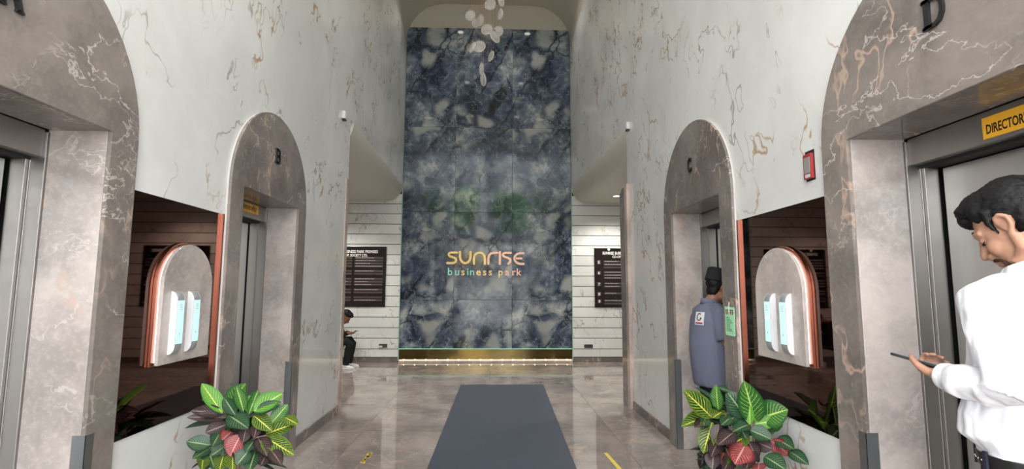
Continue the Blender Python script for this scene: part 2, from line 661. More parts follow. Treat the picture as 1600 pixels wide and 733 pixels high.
def side_wall(name, side, ys, shift):
    """white marble wall with the two lift openings cut into its foot"""
    X = WL if side < 0 else WR
    pts = [(YF, 0)]
    for q in ys:
        yc, w = YCS[q], OPN[q] + .016
        pts += [(yc - w, 0), (yc - w, OPH + .016), (yc + w, OPH + .016), (yc + w, 0)]
    ye = YE + side * .08 - .06
    pts += [(ye, 0), (ye, 3.5), (YB + .06, 3.5), (YB + .06, SPR), (YE, SPR), (YF, SPR)]
    def fn(y, z, dd):
        k = max(0, (y - YE) / (YB - YE))
        return (X + side * dd + shift * k, y, z)
    mb = MB().prism(pts, fn, 0, .26)
    return struct(mb.build(name, M['wall_marble']))

SHL, SHR = -.065, -.125
side_wall('wall_left', -1, 'AB', SHL)
side_wall('wall_right', 1, 'DC', SHR)

# coved ceiling over the lobby
pts = []
for k in range(11):
    a = PI - k * PI / 20
    pts.append((WL + RC + RC * math.cos(a), SPR + RC * math.sin(a)))
for k in range(11):
    a = PI / 2 - k * PI / 20
    pts.append((WR - RC + RC * math.cos(a), SPR + RC * math.sin(a)))
outer = [(WR + .2, SPR), (WR + .2, CEIL + .2), (WL - .2, CEIL + .2), (WL - .2, SPR)]
mb = MB()
prof = pts + outer
n = len(prof)
def skew(x, y, z):
    k = max(0, (y - YE) / (YB - YE))
    return (x + (SHL + (SHR - SHL) * (x - WL) / (WR - WL)) * k, y, z)
ysl = [YF, YE, YB + .3]
for y in ysl:
    mb.v += [Vector(skew(p[0], y, p[1])) for p in prof]
for j in range(2):
    for i in range(n):
        mb.f.append([j * n + i, j * n + (i + 1) % n, (j + 1) * n + (i + 1) % n, (j + 1) * n + i])
mb.f.append(list(range(n)))
mb.f.append([2 * n + i for i in range(n)])
struct(mb.build('ceiling', M['cream'], smooth=True))

# back wall: cream wall above, blue stone slabs on it, planked bays left and right
bw = struct(MB().box(-5.4, 5.4, YB + .06, YB + .3, 0, SPR + 1.2).build('wall_back', M['cream']))
BX = [-1.835, -.79, .37, 1.565]
BZ = [.262, 1.21, 2.965, 4.717, 6.86]
for ci in range(3):
    for ri in range(4):
        x0, x1, z0, z1 = BX[ci], BX[ci + 1], BZ[ri], BZ[ri + 1]
        c = ((x0 + x1) / 2, YB + .03, (z0 + z1) / 2)
        o = MB().box(x0 + .0015, x1 - .0015, YB, YB + .06, z0 + .0015, z1 - .0015).build('tile', M['blue'], bw, origin=c, bevel=.002, seg=1)
        o.color = ((.13 if ci != 1 else .47), .2 * (ri % 2), .31 * (ri % 2) + .07 * ri, 1)
        o.rotation_euler = (random.uniform(-.0016, .0016), 0, random.uniform(-.0016, .0016))
# lit plinth below the stone
pb = MB().box(BX[0], BX[3], YB + .03, YB + .06, .05, .258).build('plinth', M['brass'], bw, bevel=.002)
MB().box(BX[0], BX[3], YB - .06, YB + .06, .0, .034).build('plinth_ledge', M['pinkedge'], bw, bevel=.003)
MB().box(BX[0] + .01, BX[3] - .01, YB + .0, YB + .02, .034, .05).build('light_strip', M['led_warm'], bw)
for k in range(16):
    x = BX[0] + .1 + k * .213
    MB().ball((x, YB - .01, .046), .011, nu=8, nv=5).build('light_strip_lamp', M['led_dot'], bw)
MB().box(BX[0] - .012, BX[3] + .012, YB - .022, YB + .0, .252, .264).build('glass_edge', M['edge_glow'], bw)
for x in (BX[0] - .014, BX[3]):
    MB().box(x, x + .014, YB - .022, YB + .0, .03, 3.5).build('glass_edge', M['edge_glow'] if 0 else plain('glass_side_edge', (.35, .55, .48), .15), bw)

def plank_bay(name, side):
    x0 = (BX[0] - .016) if side < 0 else (BX[3] + .016)
    x1 = x0 + side * 3.3
    a, b = min(x0, x1), max(x0, x1)
    w = struct(MB().box(a, b, YB + .02, YB + .06, 0, 3.6).build(name, M['dark']))
    z = .095
    k = 0
    while z < 3.3:
        z1 = .255 + .2045 * k
        MB().box(a, b, YB - .004, YB + .02, z + .006, z1 - .006).build('plank', M['plank_marble'], w, origin=((a + b) / 2, YB, z), bevel=.002, seg=1)
        z = z1
        k += 1
    s = MB().box(a, b, YB - .016, YB + .02, 0, .09).build('baseboard_' + ('left' if side < 0 else 'right') + '_bay', M['skirt'], None, bevel=.002)
    struct(s)
    return w
plank_bay('wall_back_left', -1)
plank_bay('wall_back_right', 1)

# alcoves: rounded soffit, ceiling, outer and front walls
for side, X, sh, nm in ((-1, WL, SHL, 'left'), (1, WR, SHR, 'right')):
    R = .34
    prof = [(0, 3.5)]
    for k in range(1, 13):
        a = k * PI / 24
        prof.append((R - R * math.cos(a), 3.5 - R * math.sin(a)))
    prof += [(3.4, 3.16), (3.4, 3.5)]
    def fn(o_, z, y):
        k = (y - YE) / (YB - YE)
        return (X + side * o_ + sh * k, y, z)
    struct(MB().prism(prof, fn, YE, YB + .0).build('ceiling_' + nm, M['soffit'], smooth=True))
    a, b = sorted((X + side * 3.3, X + side * 3.4))
    struct(MB().box(a, b, YE - .3, YB + .06, 0, 3.16).build('wall_alcove_' + nm, M['wall_marble']))
    a, b = sorted((X + side * .2601, X + side * 3.3))
    struct(MB().box(a, b, YE - .36, YE + side * .08 - .061, 0, 3.5).build('wall_alcove_front_' + nm, M['wall_marble']))
    # arched marble frame on the alcove side, seen edge on
    ye = YE + side * .08 - .06
    dp = .145 if side < 0 else .24
    xf = X - side * (-.03 if side < 0 else .045)
    tr = struct(MB().prism([(0, 0), (1.14, 0), (1.14, 2.0)] + [(.57 + .57 * math.cos(q * PI / 16), 2.22 + .57 * math.sin(q * PI / 16)) for q in range(0, 9)] + [(.12, 2.78), (.03, 2.74), (0, 2.66)],
                lambda u, z, y: (xf + side * u, y, z), ye + .001, ye + dp).build('trim_' + ('1' if side < 0 else '2'), M['grey'], bevel=.006))
    a, b = sorted((X - side * (.012 if side < 0 else .045), X - side * .001))
    MB().box(a, b, ye - .11, ye + .0005, 0, 2.74).build('edge_strip', M['pinkedge'], tr, bevel=.003)

# skirting between and beyond the arches
def skirting(name, side, y0, y1):
    X = WL if side < 0 else WR
    a, b = sorted((X, X - side * .016))
    struct(MB().box(a, b, y0, y1, 0, .095).build(name, M['skirt'], bevel=.002))
skirting('baseboard_left', -1, YCS['B'] + RAD['B'] + .001, YE - .252)
skirting('baseboard_right', 1, YCS['C'] + RAD['C'] + .001, YE - .092)
skirting('baseboard_left_middle', -1, YCS['A'] + RAD['A'] + .001, YCS['B'] - RAD['B'] - .001)
skirting('baseboard_right_middle', 1, YCS['D'] + RAD['D'] + .001, YCS['C'] - RAD['C'] - .001)

# entrance frame behind the camera, seen mirrored in the blue stone
ent = struct(MB().box(-2.6, WL, YF - .12, YF, 0, 7.9).box(WR, 2.4, YF - .12, YF, 0, 7.9).box(-2.6, 2.4, YF - .12, YF, 7.3, 7.9).build('wall_entrance', M['wall_marble']))
tr = struct(MB().box(WL, WR, YF - .1, YF - .02, 3.42, 3.62).build('trim_3', M['pink']))
for x in (-.62, .52):
    MB().box(x - .03, x + .03, YF - .09, YF - .03, 3.62, 7.3).build('mullion', M['acrylic'], tr)

# street outside
struct(MB().box(-30, 30, -45, -1.6, -.3, -.14).build('street', M['concrete']))

# ------------------------------------------------------------------ lamps of the lobby
def downlight(x, y, z, label, power, group, r=.05, spot=2.2):
    t = thing('downlight', label, 'ceiling light', (x, y, z), 0, group)
    MB().lathe([(r * 1.35, 0), (r * 1.35, -.006), (r * 1.05, -.010), (r, -.004), (r, 0)], n=20).build('ring', M['acrylic'], t, local=True, smooth=True)
    MB().lathe([(r * .98, -.001), (r * .98, -.004), (0, -.005)], n=20).build('lens', glow('lamp_lens', (1, .95, .86), 14), t, local=True)
    l = bpy.data.lights.new('downlight_lamp', 'SPOT')
    l.energy = power
    l.spot_size = spot
    l.spot_blend = .6
    l.shadow_soft_size = r
    l.color = (1, .95, .87)
    lo = bpy.data.objects.new('downlight_lamp', l)
    COL.objects.link(lo)
    lo.parent = t
    lo.location = (0, 0, -.03)
    return t

for i, y in enumerate((9.0, 6.05, 3.1, .2)):
    for x in (-.82, .75):
        downlight(x, y, CEIL, '%s round recessed ceiling downlight of the %s pair counted from the blue wall' % ('left' if x < 0 else 'right', ('first', 'second', 'third', 'fourth')[i]), 60, 'lobby ceiling downlights', .07)
for x, y, w in ((2.28, 9.35, 'right alcove ceiling, far one by the planked wall'), (2.6, 7.4, 'right alcove ceiling, nearer one'), (-3.15, 9.0, 'left alcove ceiling, far one by the planked wall'), (-2.6, 7.4, 'left alcove ceiling, nearer one')):
    downlight(x, y, 3.16, 'small white recessed downlight in the ' + w, 150, 'alcove downlights', .06, 2.5)

# ------------------------------------------------------------------ lift entrances
LETTER = {
    'B': [('s', [(-.30, -.5), (-.30, .5)], .17), ('s', [(-.44, .46), (.08, .46), (.26, .40), (.30, .25), (.24, .10), (.06, .03), (-.28, .03)], .11),
          ('s', [(.06, .03), (.28, -.04), (.35, -.22), (.28, -.40), (.08, -.46), (-.44, -.46)], .12)],
    'C': [('s', [(.30, .22), (.26, .36), (.12, .46), (-.05, .46), (-.22, .34), (-.31, .12), (-.31, -.12), (-.22, -.34), (-.05, -.46), (.12, -.46), (.27, -.36), (.32, -.24)], .14),
          ('s', [(.31, .46), (.31, .18)], .08)],
    'D': [('s', [(-.30, -.5), (-.30, .5)], .17), ('s', [(-.46, .46), (.02, .46), (.22, .38), (.35, .18), (.37, 0), (.35, -.18), (.22, -.38), (.02, -.46), (-.46, -.46)], .12)],
    'A': [('s', [(-.34, -.46), (0, .46)], .10), ('s', [(0, .46), (.34, -.46)], .17), ('s', [(-.2, -.12), (.2, -.12)], .09),
          ('s', [(-.5, -.47), (-.2, -.47)], .07), ('s', [(.18, -.47), (.5, -.47)], .07)],
}
WHERE = {'A': 'on the left wall, nearest the camera', 'B': 'on the left wall beyond the mirror',
         'C': 'on the right wall beyond the mirror', 'D': 'on the right wall, nearest the camera'}

def lift(letter):
    left = letter in 'AB'
    X = XL if left else XR
    sg = 1 if left else -1
    yc = YCS[letter]
    ARC_R, OPW = RAD[letter], OPN[letter]
    t = thing('lift_entrance', 'grey marble arched lift entrance lettered %s %s' % (letter, WHERE[letter]), 'elevator', (X, yc, 0), 0, 'arched lift entrances')
    F = lambda u, z, v: (X + sg * v, yc + u, z)
    def bx(u0, u1, v0, v1, z0, z1, mb=None):
        a, b = sorted((X + sg * v0, X + sg * v1))
        return (mb or MB()).box(a, b, yc + u0, yc + u1, z0, z1)
    def arch(r, w, h, spr=SPRING):
        p = [(w, 0), (r, 0)]
        p += [(r * math.cos(k * PI / 28), spr + r * math.sin(k * PI / 28)) for k in range(29)]
        p += [(-r, 0), (-w, 0), (-w, h), (w, h)]
        return p
    MB().prism(arch(ARC_R, OPW, OPH), F, -.020, 0).build('arched_surround', M['grey'], t, bevel=.0025, seg=1, smooth=True)
    MB().prism(arch(ARC_R - .003, OPW + .0148, OPH + .0148), F, -.034, -.0205).build('acrylic_edge', M['acrylic'], t, smooth=True)
    D = -.275
    for s in (-1, 1):
        u0, u1 = sorted((s * OPW, s * (OPW + .0145)))
        bx(u0, u1, D, -.0206, 0, OPH + .014).build('jamb_panel', M['grey_light'], t, bevel=.0015, seg=1)
    bx(-OPW + .0005, OPW - .0005, D, -.0206, OPH, OPH + .014).build('soffit_panel', M['grey'], t)
    # stepped steel casing
    for s in (-1, 1):
        mb = MB()
        u0, u1 = sorted((s * (OPW - .012), s * (OPW + .02)))
        bx(u0, u1, D - .062, D, 0, OPH - .012, mb)
        u0, u1 = sorted((s * (OPW - .0135), s * (OPW + .02)))
        bx(u0, u1, D - .068, D - .0625, 0, OPH - .012, mb)
        u0, u1 = sorted((s * (OPW - .03), s * (OPW + .02)))
        bx(u0, u1, D - .135, D - .0685, 0, 2.0, mb)
        mb.build('door_casing', M['steel_frame'], t, bevel=.001, seg=1)
    bx(-OPW + .012, OPW - .012, D - .06, D - .012, 2.003, OPH - .001).build('door_header', M['steel_frame'], t, bevel=.0015, seg=1)
    bx(-OPW - .02, OPW + .02, D - .24, D - .061, 1.99, OPH + .02).build('header_recess', M['dark'], t)
    bx(-OPW - .02, OPW + .02, D - .26, D - .20, 0, 1.99).build('shaft_back', M['dark'], t)
    mb = MB()
    for s in (-1, 1):
        u0, u1 = sorted((s * (OPW + .021), s * (OPW + .05)))
        bx(u0, u1, D - .26, D - .0, 0, OPH + .06, mb)
    bx(-OPW - .05, OPW + .05, D - .26, D - .0, OPH + .021, OPH + .06, mb)
    mb.build('leak_shield', M['dark'], t)  # unseen box added to stop sky light leaking in past the doors
    for s in (-1, 1):
        u0, u1 = sorted((s * .003, s * (OPW - .045)))
        bx(u0, u1, D - .165, D - .142, .012, 1.985).build('door_panel', M['steel'], t, bevel=.002, seg=1)
    bx(-OPW + .03, OPW - .03, D - .19, D - .002, .0, .008).build('door_sill', M['alu'], t)
    for s in (-1, 1):
        mb = MB()
        u0, u1 = sorted((s * (OPW - .002), s * (OPW + .045)))
        bx(u0, u1, 0, .0022, 0, .79, mb)
        u0, u1 = sorted((s * (OPW - .002), s * OPW))
        bx(u0, u1, -.055, .0022, 0, .79, mb)
        mb.build('corner_guard', M['alu'], t)
    # raised letter; mirrored along the wall so it reads from the lobby
    mb = MB()
    h = .115
    kz, cz = h, 2.472
    rd = 1 if left else -1
    for _, p, w in LETTER[letter]:
        p = [(q[0] * h * .86 + .0, q[1] * h) for q in p]
        mb.stroke(p, w * h * 1.15, lambda a, z, v: (X + sg * v, yc + rd * a + .0, cz + z), .0005, .012, caps=False)
    if letter in 'BD':
        for zz in (.46, -.46):
            mb.stroke([(-.44 * h, zz * h), (-.05 * h, zz * h)], .10 * h, lambda a, z, v: (X + sg * v, yc + rd * a, cz + z), .0005, .012, caps=False)
    o = mb.build('letter', M['black'], t)
    o['label'] = 'raised black serif letter ' + letter
    return t
for q in 'ABCD':
    lift(q)

# orange stickers over the doors
def sticker(name, label, left, y0, y1, z0, z1, words, size):
    X = XL if left else XR
    sg = 1 if left else -1
    xs = X - sg * (.275 + .0112)
    t = thing(name, label, 'sign', (xs, (y0 + y1) / 2, z0))
    a, b = sorted((xs, xs + sg * .0012))
    MB().box(a, b, y0, y1, z0, z1).build('sticker', M['orange'], t)
    rot = (PI / 2, 0, PI / 2 if left else -PI / 2)
    ystart = (y0 + .012) if left else (y1 - .014)
    text(words, size, (xs + sg * .0013, ystart, z0 + (z1 - z0) * .22), rot, M['black'], t, ext=.0004, sx=.58 if not left else .8, bold=.0012)
    return t
sticker('lift_sign', "orange sticker reading DIRECTOR'S LIFT above the lift door lettered D", False, 1.635, 1.918, 2.018, 2.104, "DIRECTOR'S LIFT", .052)
sticker('lift_sign', 'orange sticker with black Devanagari lettering above the lift door lettered B', True, 4.14, 4.436, 2.046, 2.118, '\u0938\u0902\u091a\u093e\u0932\u0915 \u0932\u093f\u092b\u094d\u091f', .056)

# ------------------------------------------------------------------ dark mirrors, call panels
def mirror(left):
    X = WL if left else WR
    sg = 1 if left else -1
    n_, f_ = ('A', 'B') if left else ('D', 'C')
    ya, yb = YCS[n_] + RAD[n_] + .004, YCS[f_] - RAD[f_] - .004
    nm = 'left' if left else 'right'
    t = thing('wall_mirror', 'dark bronze tinted mirror between the two arches on the %s wall' % nm, 'mirror', (X, (ya + yb) / 2, .70), 0, 'bronze wall mirrors')
    def bx(y0, y1, v0, v1, z0, z1):
        a, b = sorted((X + sg * v0, X + sg * v1))
        return MB().box(a, b, y0, y1, z0, z1)
    bx(ya, yb - .05, .0005, .006, .70, 1.90).build('mirror_glass', M['tint_mirror'], t)
    bx(yb - .05, yb - .032, .0005, .024, .70, 1.90).build('copper_trim', M['copper'], t, bevel=.0015, seg=1)
    bx(yb - .031, yb - .004, .0005, .008, .70, 1.90).build('light_strip', M['led_white'], t)
    return t
mirror(True)
mirror(False)

def call_panel(left, yc, w):
    X = (WL if left else WR)
    sg = 1 if left else -1
    X += sg * .0062
    r = w / 2
    z0, spr = 1.02, 1.665 - r
    t = thing('lift_call_panel', 'arched marble lift call panel with copper back on the %s mirror' % ('left' if left else 'right'), 'control panel', (X, yc, z0), 0, 'lift call panels')
    F = lambda u, z, v: (X + sg * v, yc + u, z)
    def arch(g, k):
        rr = r - g
        return [(rr, z0 + k)] + [(rr * math.cos(q * PI / 24), spr + rr * math.sin(q * PI / 24)) for q in range(25)] + [(-rr, z0 + k)]
    MB().prism(arch(-.012, -.006), F, .0, .014).build('copper_backing', M['copper'], t, smooth=True, bevel=.0015, seg=1)
    MB().prism(arch(.012, .014), F, .0145, .026).build('light_strip', M['led_white'], t, smooth=True)
    MB().prism(arch(.0, .0), F, .0265, .046).build('marble_plate', M['grey_light'], t, smooth=True, bevel=.002, seg=1)
    for k, u in enumerate((-.13, .02) if left else (-.11, .05)):
        zc, hh, ww = 1.235, .168, .031
        # bow shaped body: profile in the depth/height plane, extruded along the wall
        pr = [(.0465, zc - hh), (.0465, zc + hh)]
        for q in range(9):
            a = q / 8
            pr.append((.0465 + .036 * math.sin(a * PI / 2), zc + hh - .05 * (1 - math.cos(a * PI / 2)) - .0))
        for q in range(8, -1, -1):
            a = q / 8
            pr.append((.0465 + .036 * math.sin(a * PI / 2), zc - hh + .05 * (1 - math.cos(a * PI / 2))))
        body = MB().prism(pr, lambda v, z, s_: (X + sg * v, yc + u + s_, z), -ww, ww).build('call_station', M['grey_plastic'], t, bevel=.0025, seg=2, smooth=True)
        for s_ in (-1, 1):
            a0, a1 = sorted((s_ * (ww + .0004), s_ * (ww + .0014)))
            MB().prism([(q[0], q[1]) for q in pr], lambda v, z, e: (X + sg * v, yc + u + e, z), a0, a1).build('side_cheek', M['plastic'], body)
        a, b = sorted((X + sg * .0827, X + sg * .0845))
        MB().box(a, b, yc + u - ww + .003, yc + u + ww - .003, zc - .112, zc + .118).build('display', M['display'], body)
        # small round mark, arrow and digit
        ring = MB()
        rp = [(yc + u + .009 * math.cos(q * PI / 8), zc + .088 + .009 * math.sin(q * PI / 8)) for q in range(17)]
        ring.stroke(rp, .0028, lambda y, z, v: (X + sg * v, y, z), .0846, .0852, caps=False)
        ring.box(*sorted((X + sg * .0846, X + sg * .0852)), yc + u - .012, yc + u + .012, zc + .068, zc + .071)
        ring.build('printed_mark', M['inkdim'], body)
        if not left and k == 1:
            MB().box(*sorted((X + sg * .0846, X + sg * .0852)), yc + u - .010, yc + u + .010, zc + .018, zc + .034).build('red_digit', M['display_red'], body)
        MB().prism([(yc + u - .006, zc - .065), (yc + u + .006, zc - .065), (yc + u, zc - .053)], lambda y, z, v: (X + sg * v, y, z), .0846, .0852).build('arrow', M['inkdim'], body)
    return t
call_panel(True, 2.985, .465)
call_panel(False, 2.93, .49)

# ------------------------------------------------------------------ small wall fittings
t = thing('fire_call_point', 'small red fire alarm call point set in the right marble wall', 'alarm', (WR, 2.64, 2.0))
MB().box(WR - .002, WR - .0002, 2.594, 2.672, 2.004, 2.168).build('recess', M['dark'], t)
MB().box(WR - .022, WR - .0021, 2.597, 2.664, 2.012, 2.148).build('box', M['red'], t, bevel=.004)
MB().box(WR - .026, WR - .0221, 2.602, 2.650, 2.04, 2.128).build('cover', M['glassgrey'], t, bevel=.0015)
MB().box(WR - .025, WR - .0221, 2.605, 2.645, 2.018, 2.036).build('tag', M['acrylic'], t)

for left, y, z, lab in ((True, 5.86, 3.42, 'tiny white wall sensor high on the left wall near its end'), (False, 6.22, 3.46, 'tiny white wall sensor high on the right wall near its end')):
    X = WL if left else WR
    sg = 1 if left else -1
    t = thing('wall_sensor', lab, 'sensor', (X, y, z), 0, 'wall sensors')
    MB().box(*sorted((X + sg * .0003, X + sg * .04)), y - .028, y + .028, z - .03, z + .06).build('housing', M['plastic'], t, bevel=.006)
    MB().box(*sorted((X + sg * .0003, X + sg * .043)), y - .028, y + .028, z - .052, z - .031).build('lens', M['black'], t, bevel=.003)

# mint green notice tied to the arch of lift C
xn = XR - .004
t = thing('hanging_notice', 'mint green printed notice card hung on the arch of the lift lettered C', 'notice', (xn, 3.565, 1.10))
mb = MB()
pr = [(3.636, 1.305), (3.495, 1.300), (3.495, 1.112), (3.505, 1.102), (3.626, 1.104), (3.636, 1.114)]
mb.prism(pr, lambda y, z, v: (xn - v, y, z), 0, .004).build('card', M['green_card'], t, bevel=.001)
for y0 in (3.508, 3.574):
    MB().box(xn - .0055, xn - .0041, y0, y0 + .05, 1.252, 1.284).build('printed_box', M['maroon'], t)
    mb = MB()
    for zz in (1.26, 1.272):
        mb.box(xn - .0062, xn - .0056, y0 + .008, y0 + .042, zz - .002, zz + .002)
    mb.box(xn - .0062, xn - .0056, y0 + .022, y0 + .026, 1.255, 1.281)
    mb.build('printed_strokes', M['green_card'], t)
MB().tube([(xn - .003, 3.566, 1.335), (xn - .008, 3.567, 1.30), (xn - .007, 3.566, 1.255)], .004, 8).build('string', M['acrylic'], t)
rr = random.Random(4)
for i in range(9):
    zz = 1.228 - i * .0115
    y1 = 3.622 - rr.uniform(0, .01)
    y0 = y1 - rr.uniform(.045, .10)
    mb = MB()
    y = y0
    while y < y1:
        l = rr.uniform(.006, .02)
        mb.box(xn - .0052, xn - .0041, y, min(y + l, y1), zz - rr.uniform(.0015, .004), zz + .003)
        y += l + .004
    mb.build('print_line', M['darkgreen'], t)

# socket plates on the planked walls
t = thing('socket_plate', 'brown socket plate with a white plug low on the left planked wall', 'socket', (-2.14, YB - .004, .29))
MB().box(-2.22, -2.06, YB - .016, YB - .0045, .282, .352).build('plate', M['strip'], t, bevel=.003)
MB().box(-2.212, -2.15, YB - .05, YB - .0165, .288, .318).build('plug', M['plastic'], t, bevel=.006)
t = thing('socket_plate', 'black socket plate low on the right planked wall', 'socket', (1.87, YB - .004, .29))
MB().box(1.80, 1.97, YB - .016, YB - .0045, .275, .342).build('plate', M['black'], t, bevel=.003)
for k in range(3):
    MB().box(1.815 + k * .05, 1.853 + k * .05, YB - .019, YB - .0165, .29, .328).build('switch', M['strip'], t, bevel=.002)

# ------------------------------------------------------------------ directory boards
def board(name, label, x0, x1, z0, z1, left):
    y = YB - .0045
    t = thing(name, label, 'sign', ((x0 + x1) / 2, y, z0), 0, 'directory boards')
    MB().box(x0, x1, y - .02, y, z0, z1).build('panel', M['board'], t, bevel=.003)
    f = y - .0202
    R = (PI / 2, 0, 0)
    xm = (x0 + x1) / 2
    text('SUNRISE BUSINESS PARK PREMISES', .077, (xm, f, z1 - .125), R, M['ink'], t, align='CENTER', sx=.80, bold=.0022)
    text('CO-OP. SOCIETY LTD.', .066, (xm, f, z1 - .195), R, M['ink'], t, align='CENTER', sx=.82, bold=.0018)
    MB().prism([(xm - .34 + .028 * math.cos(k * PI / 8), z1 - .02 + .028 * math.sin(k * PI / 8)) for k in range(16)], lambda a, z, v: (a, f - v, z), -.002, .001).build('round_mark', M['ink'], t)
    rr = random.Random(7 if left else 9)
    rows = {5: [.80, .74, .68], 6: [.585, .525, .47], 7: [.36, .30], 8: [.165], 9: [.02, -.04]} if not left else \
           {'0': [.845, .79, .735, .68], '1': [.585, .53], '2': [.43, .375, .32], '3': [.22, .165], '4': [.07, .015]}
    zb = z0 + .10
    for key, zs in rows.items():
        if not left:
            zz = zb + zs[0] + .02
            MB().box(x0 + .055, x0 + .13, f - .0012, f + .002, zz - .055, zz + .02).build('number_plate', M['strip'], t)
            text(str(key), .075, (x0 + .072, f - .0014, zz - .045), R, M['ink'], t, bold=.002)
        for zz in zs:
            for cx0, cx1 in (((x0 + .05, xm - .03), (xm + .02, x1 - .06)) if left else ((x0 + .19, xm + .03), (xm + .08, x1 - .06))):
                z = zb + zz
                s = MB().box(cx0, cx1, f - .0014, f + .002, z, z + .036).build('name_strip', M['strip'], t)
                if rr.random() < .88:
                    mb = MB()
                    q = cx0 + .02
                    end = cx0 + (cx1 - cx0) * rr.uniform(.4, .92)
                    while q < end:
                        l = rr.uniform(.02, .06)
                        mb.box(q, q + l, f - .0022, f - .0015, z + .012, z + .025)
                        q += l + .009
                    mb.build('print_line', M['inkdim'], s)
    return t
board('directory_board', 'black tenant directory board on the left planked wall, partly behind the wall end', -3.40, -2.125, 1.065, 2.25, True)
board('directory_board', 'black tenant directory board with floor numbers on the right planked wall', 2.02, 3.295, 1.065, 2.25, False)

# ------------------------------------------------------------------ SUNRISE business park lettering
t = thing('wall_lettering', 'rose gold lettering SUNRISE business park on the blue stone wall', 'sign', (-.16, YB, 1.66))
def zx(px, py):
    return (-.935 + (px - 170) * .001413, 2.175 - (py - 205) * .001405)
GL = {
    'S': [(318, 228), (235, 228), (208, 236), (196, 255), (206, 275), (235, 288), (275, 300), (300, 318), (305, 342), (294, 364), (268, 377), (180, 377)],
    'U': [(357, 215), (357, 290), (368, 335), (395, 366), (432, 378), (468, 366), (494, 335), (505, 290), (505, 215)],
    'N': [(555, 385), (555, 305), (566, 262), (593, 236), (632, 226), (670, 236), (696, 262), (708, 305), (708, 385)],
    'R': [(757, 385), (757, 300), (768, 262), (795, 236), (835, 228), (885, 228)],
    'I': [(920, 215), (920, 385)],
    'S2': [(1075, 228), (1000, 228), (972, 236), (960, 255), (970, 275), (998, 288), (1035, 300), (1062, 318), (1068, 342), (1058, 364), (1038, 382)],
    'E': [(1255, 232), (1205, 230), (1160, 245), (1132, 275), (1124, 305), (1132, 338), (1160, 370), (1205, 384), (1255, 384)],
}
fn = lambda a, z, v: (a, YB - v, z)
for k, p in GL.items():
    mb = MB()
    mb.stroke([zx(*q) for q in p], .048, fn, .003, .034)
    if k == 'E':
        mb.stroke([zx(1140, 306), zx(1225, 306)], .044, fn, .003, .034)
    mb.build('letter', M['gold'] if k in 'SUN' else M['rose'], t, bevel=.003, seg=1)  # change from gold to rose puts the reflected tint into the letter colour
x = -.915
adv = {'b': .150, 'u': .137, 's': .122, 'i': .062, 'n': .137, 'e': .142, ' ': .085, 'p': .15, 'a': .142, 'r': .097, 'k': .13}
for i, ch in enumerate('business park'):
    if ch != ' ':
        text(ch, .205, (x, YB - .012, 1.695), (PI / 2, 0, 0), M['teal'] if i < 5 and ch not in 's' else (M['rose'] if i > 9 else M['gold']), t, 'small_letter', ext=.009, bold=.0025)
    x += adv[ch] * .93

# ------------------------------------------------------------------ entrance mat, tape
cn = [(-.545, 1.2), (.60, 1.2), (.752, 7.81), (-.475, 7.81)]
mt = MB().prism(cn, lambda x, y, z: (x, y, z), .0002, .011).build('floor_runner', M['mat'], origin=(.09, 4.5, 0), bevel=.003)
tag(mt, 'long blue grey rubber runner mat along the middle of the marble floor', 'mat')
tp = MB().prism([(.975, 4.62), (1.005, 4.62), (1.055, 3.9), (1.018, 3.9)], lambda x, y, z: (x, y, z), .0003, .0012).build('floor_tape', M['yellow'], origin=(1.0, 4.3, 0))
tag(tp, 'clean yellow tape strip on the floor right of the runner mat', 'tape')
rr = random.Random(3)
mb = MB()
for i in range(22):
    a = rr.random()
    y = 4.36 + .3 * a + rr.uniform(-.03, .03)
    x = -1.075 + .03 * a + rr.uniform(-.022, .022)
    r0 = rr.uniform(.006, .017)
    mb.prism([(x + r0 * math.cos(q) * rr.uniform(.6, 1.2), y + 1.7 * r0 * math.sin(q) * rr.uniform(.6, 1.2)) for q in (0, 1, 2.1, 3.2, 4.2, 5.2)], lambda x, y, z: (x, y, z), .0003, .0011)
tp = mb.build('floor_tape', M['yellow'], origin=(-1.06, 4.5, 0))
tag(tp, 'worn yellow tape remnant on the floor left of the runner mat', 'tape')

# ------------------------------------------------------------------ chandelier of glass discs
t = thing('chandelier', 'hanging chandelier of clear glass discs in front of the blue wall', 'chandelier', (-.10, 6.0, CEIL))
discs = [(734.8, 24.2, .066, .3), (751, 32, .075, 1.0), (766, 7, .074, .2), (783, 2, .064, 1.0), (782, 23, .072, 1.15), (760.4, 46, .078, .25), (778, 49, .072, .3),
         (773, 58, .083, .75), (739, 74, .072, .9), (748.5, 72.7, .080, .1), (767.6, 88, .070, 1.05), (752.6, 107.5, .072, 1.2), (755.3, 124, .080, 1.2),
         (742, 36, .06, .9), (770, -22, .07, .3), (749, -30, .075, .9), (788, -40, .07, .5), (760, -58, .075, .2), (742, -70, .07, 1.0), (778, -75, .075, .6)]
rr = random.Random(5)
MB().lathe([(0, 0), (.24, 0), (.24, -.03), (0, -.04)], n=28).build('ceiling_plate', M['chrome'], t, local=True, smooth=True)
for px, py, r, turn in discs:
    yy = 6.0 + rr.uniform(-.25, .25)
    p = at_y(px, py, yy)
    loc = p - wloc(t)
    prof = []
    mb = MB()
    n = 24
    pr = [(0, .008), (.45 * r, .006), (.8 * r, -.004), (.93 * r, -.006), (r, 0), (.95 * r, .010), (.8 * r, .012), (.45 * r, .020), (0, .022)]
    mb.lathe(pr, n=n)
    dsc = mb.build('disc', M['glass'], t, local=True, smooth='all')
    dsc.location = loc
    dsc.rotation_euler = (PI / 2 + rr.uniform(-.25, .25), 0, turn * rr.choice((-1, 1)))
    hk = MB().ball((0, 0, r + .008), .010, nu=8, nv=5)
    hk.tube([(0, 0, r + .01), (0, 0, -loc.z)], .0016, 5)
    c = hk.build('cord', M['copper'], t, local=True)
    c.location = loc

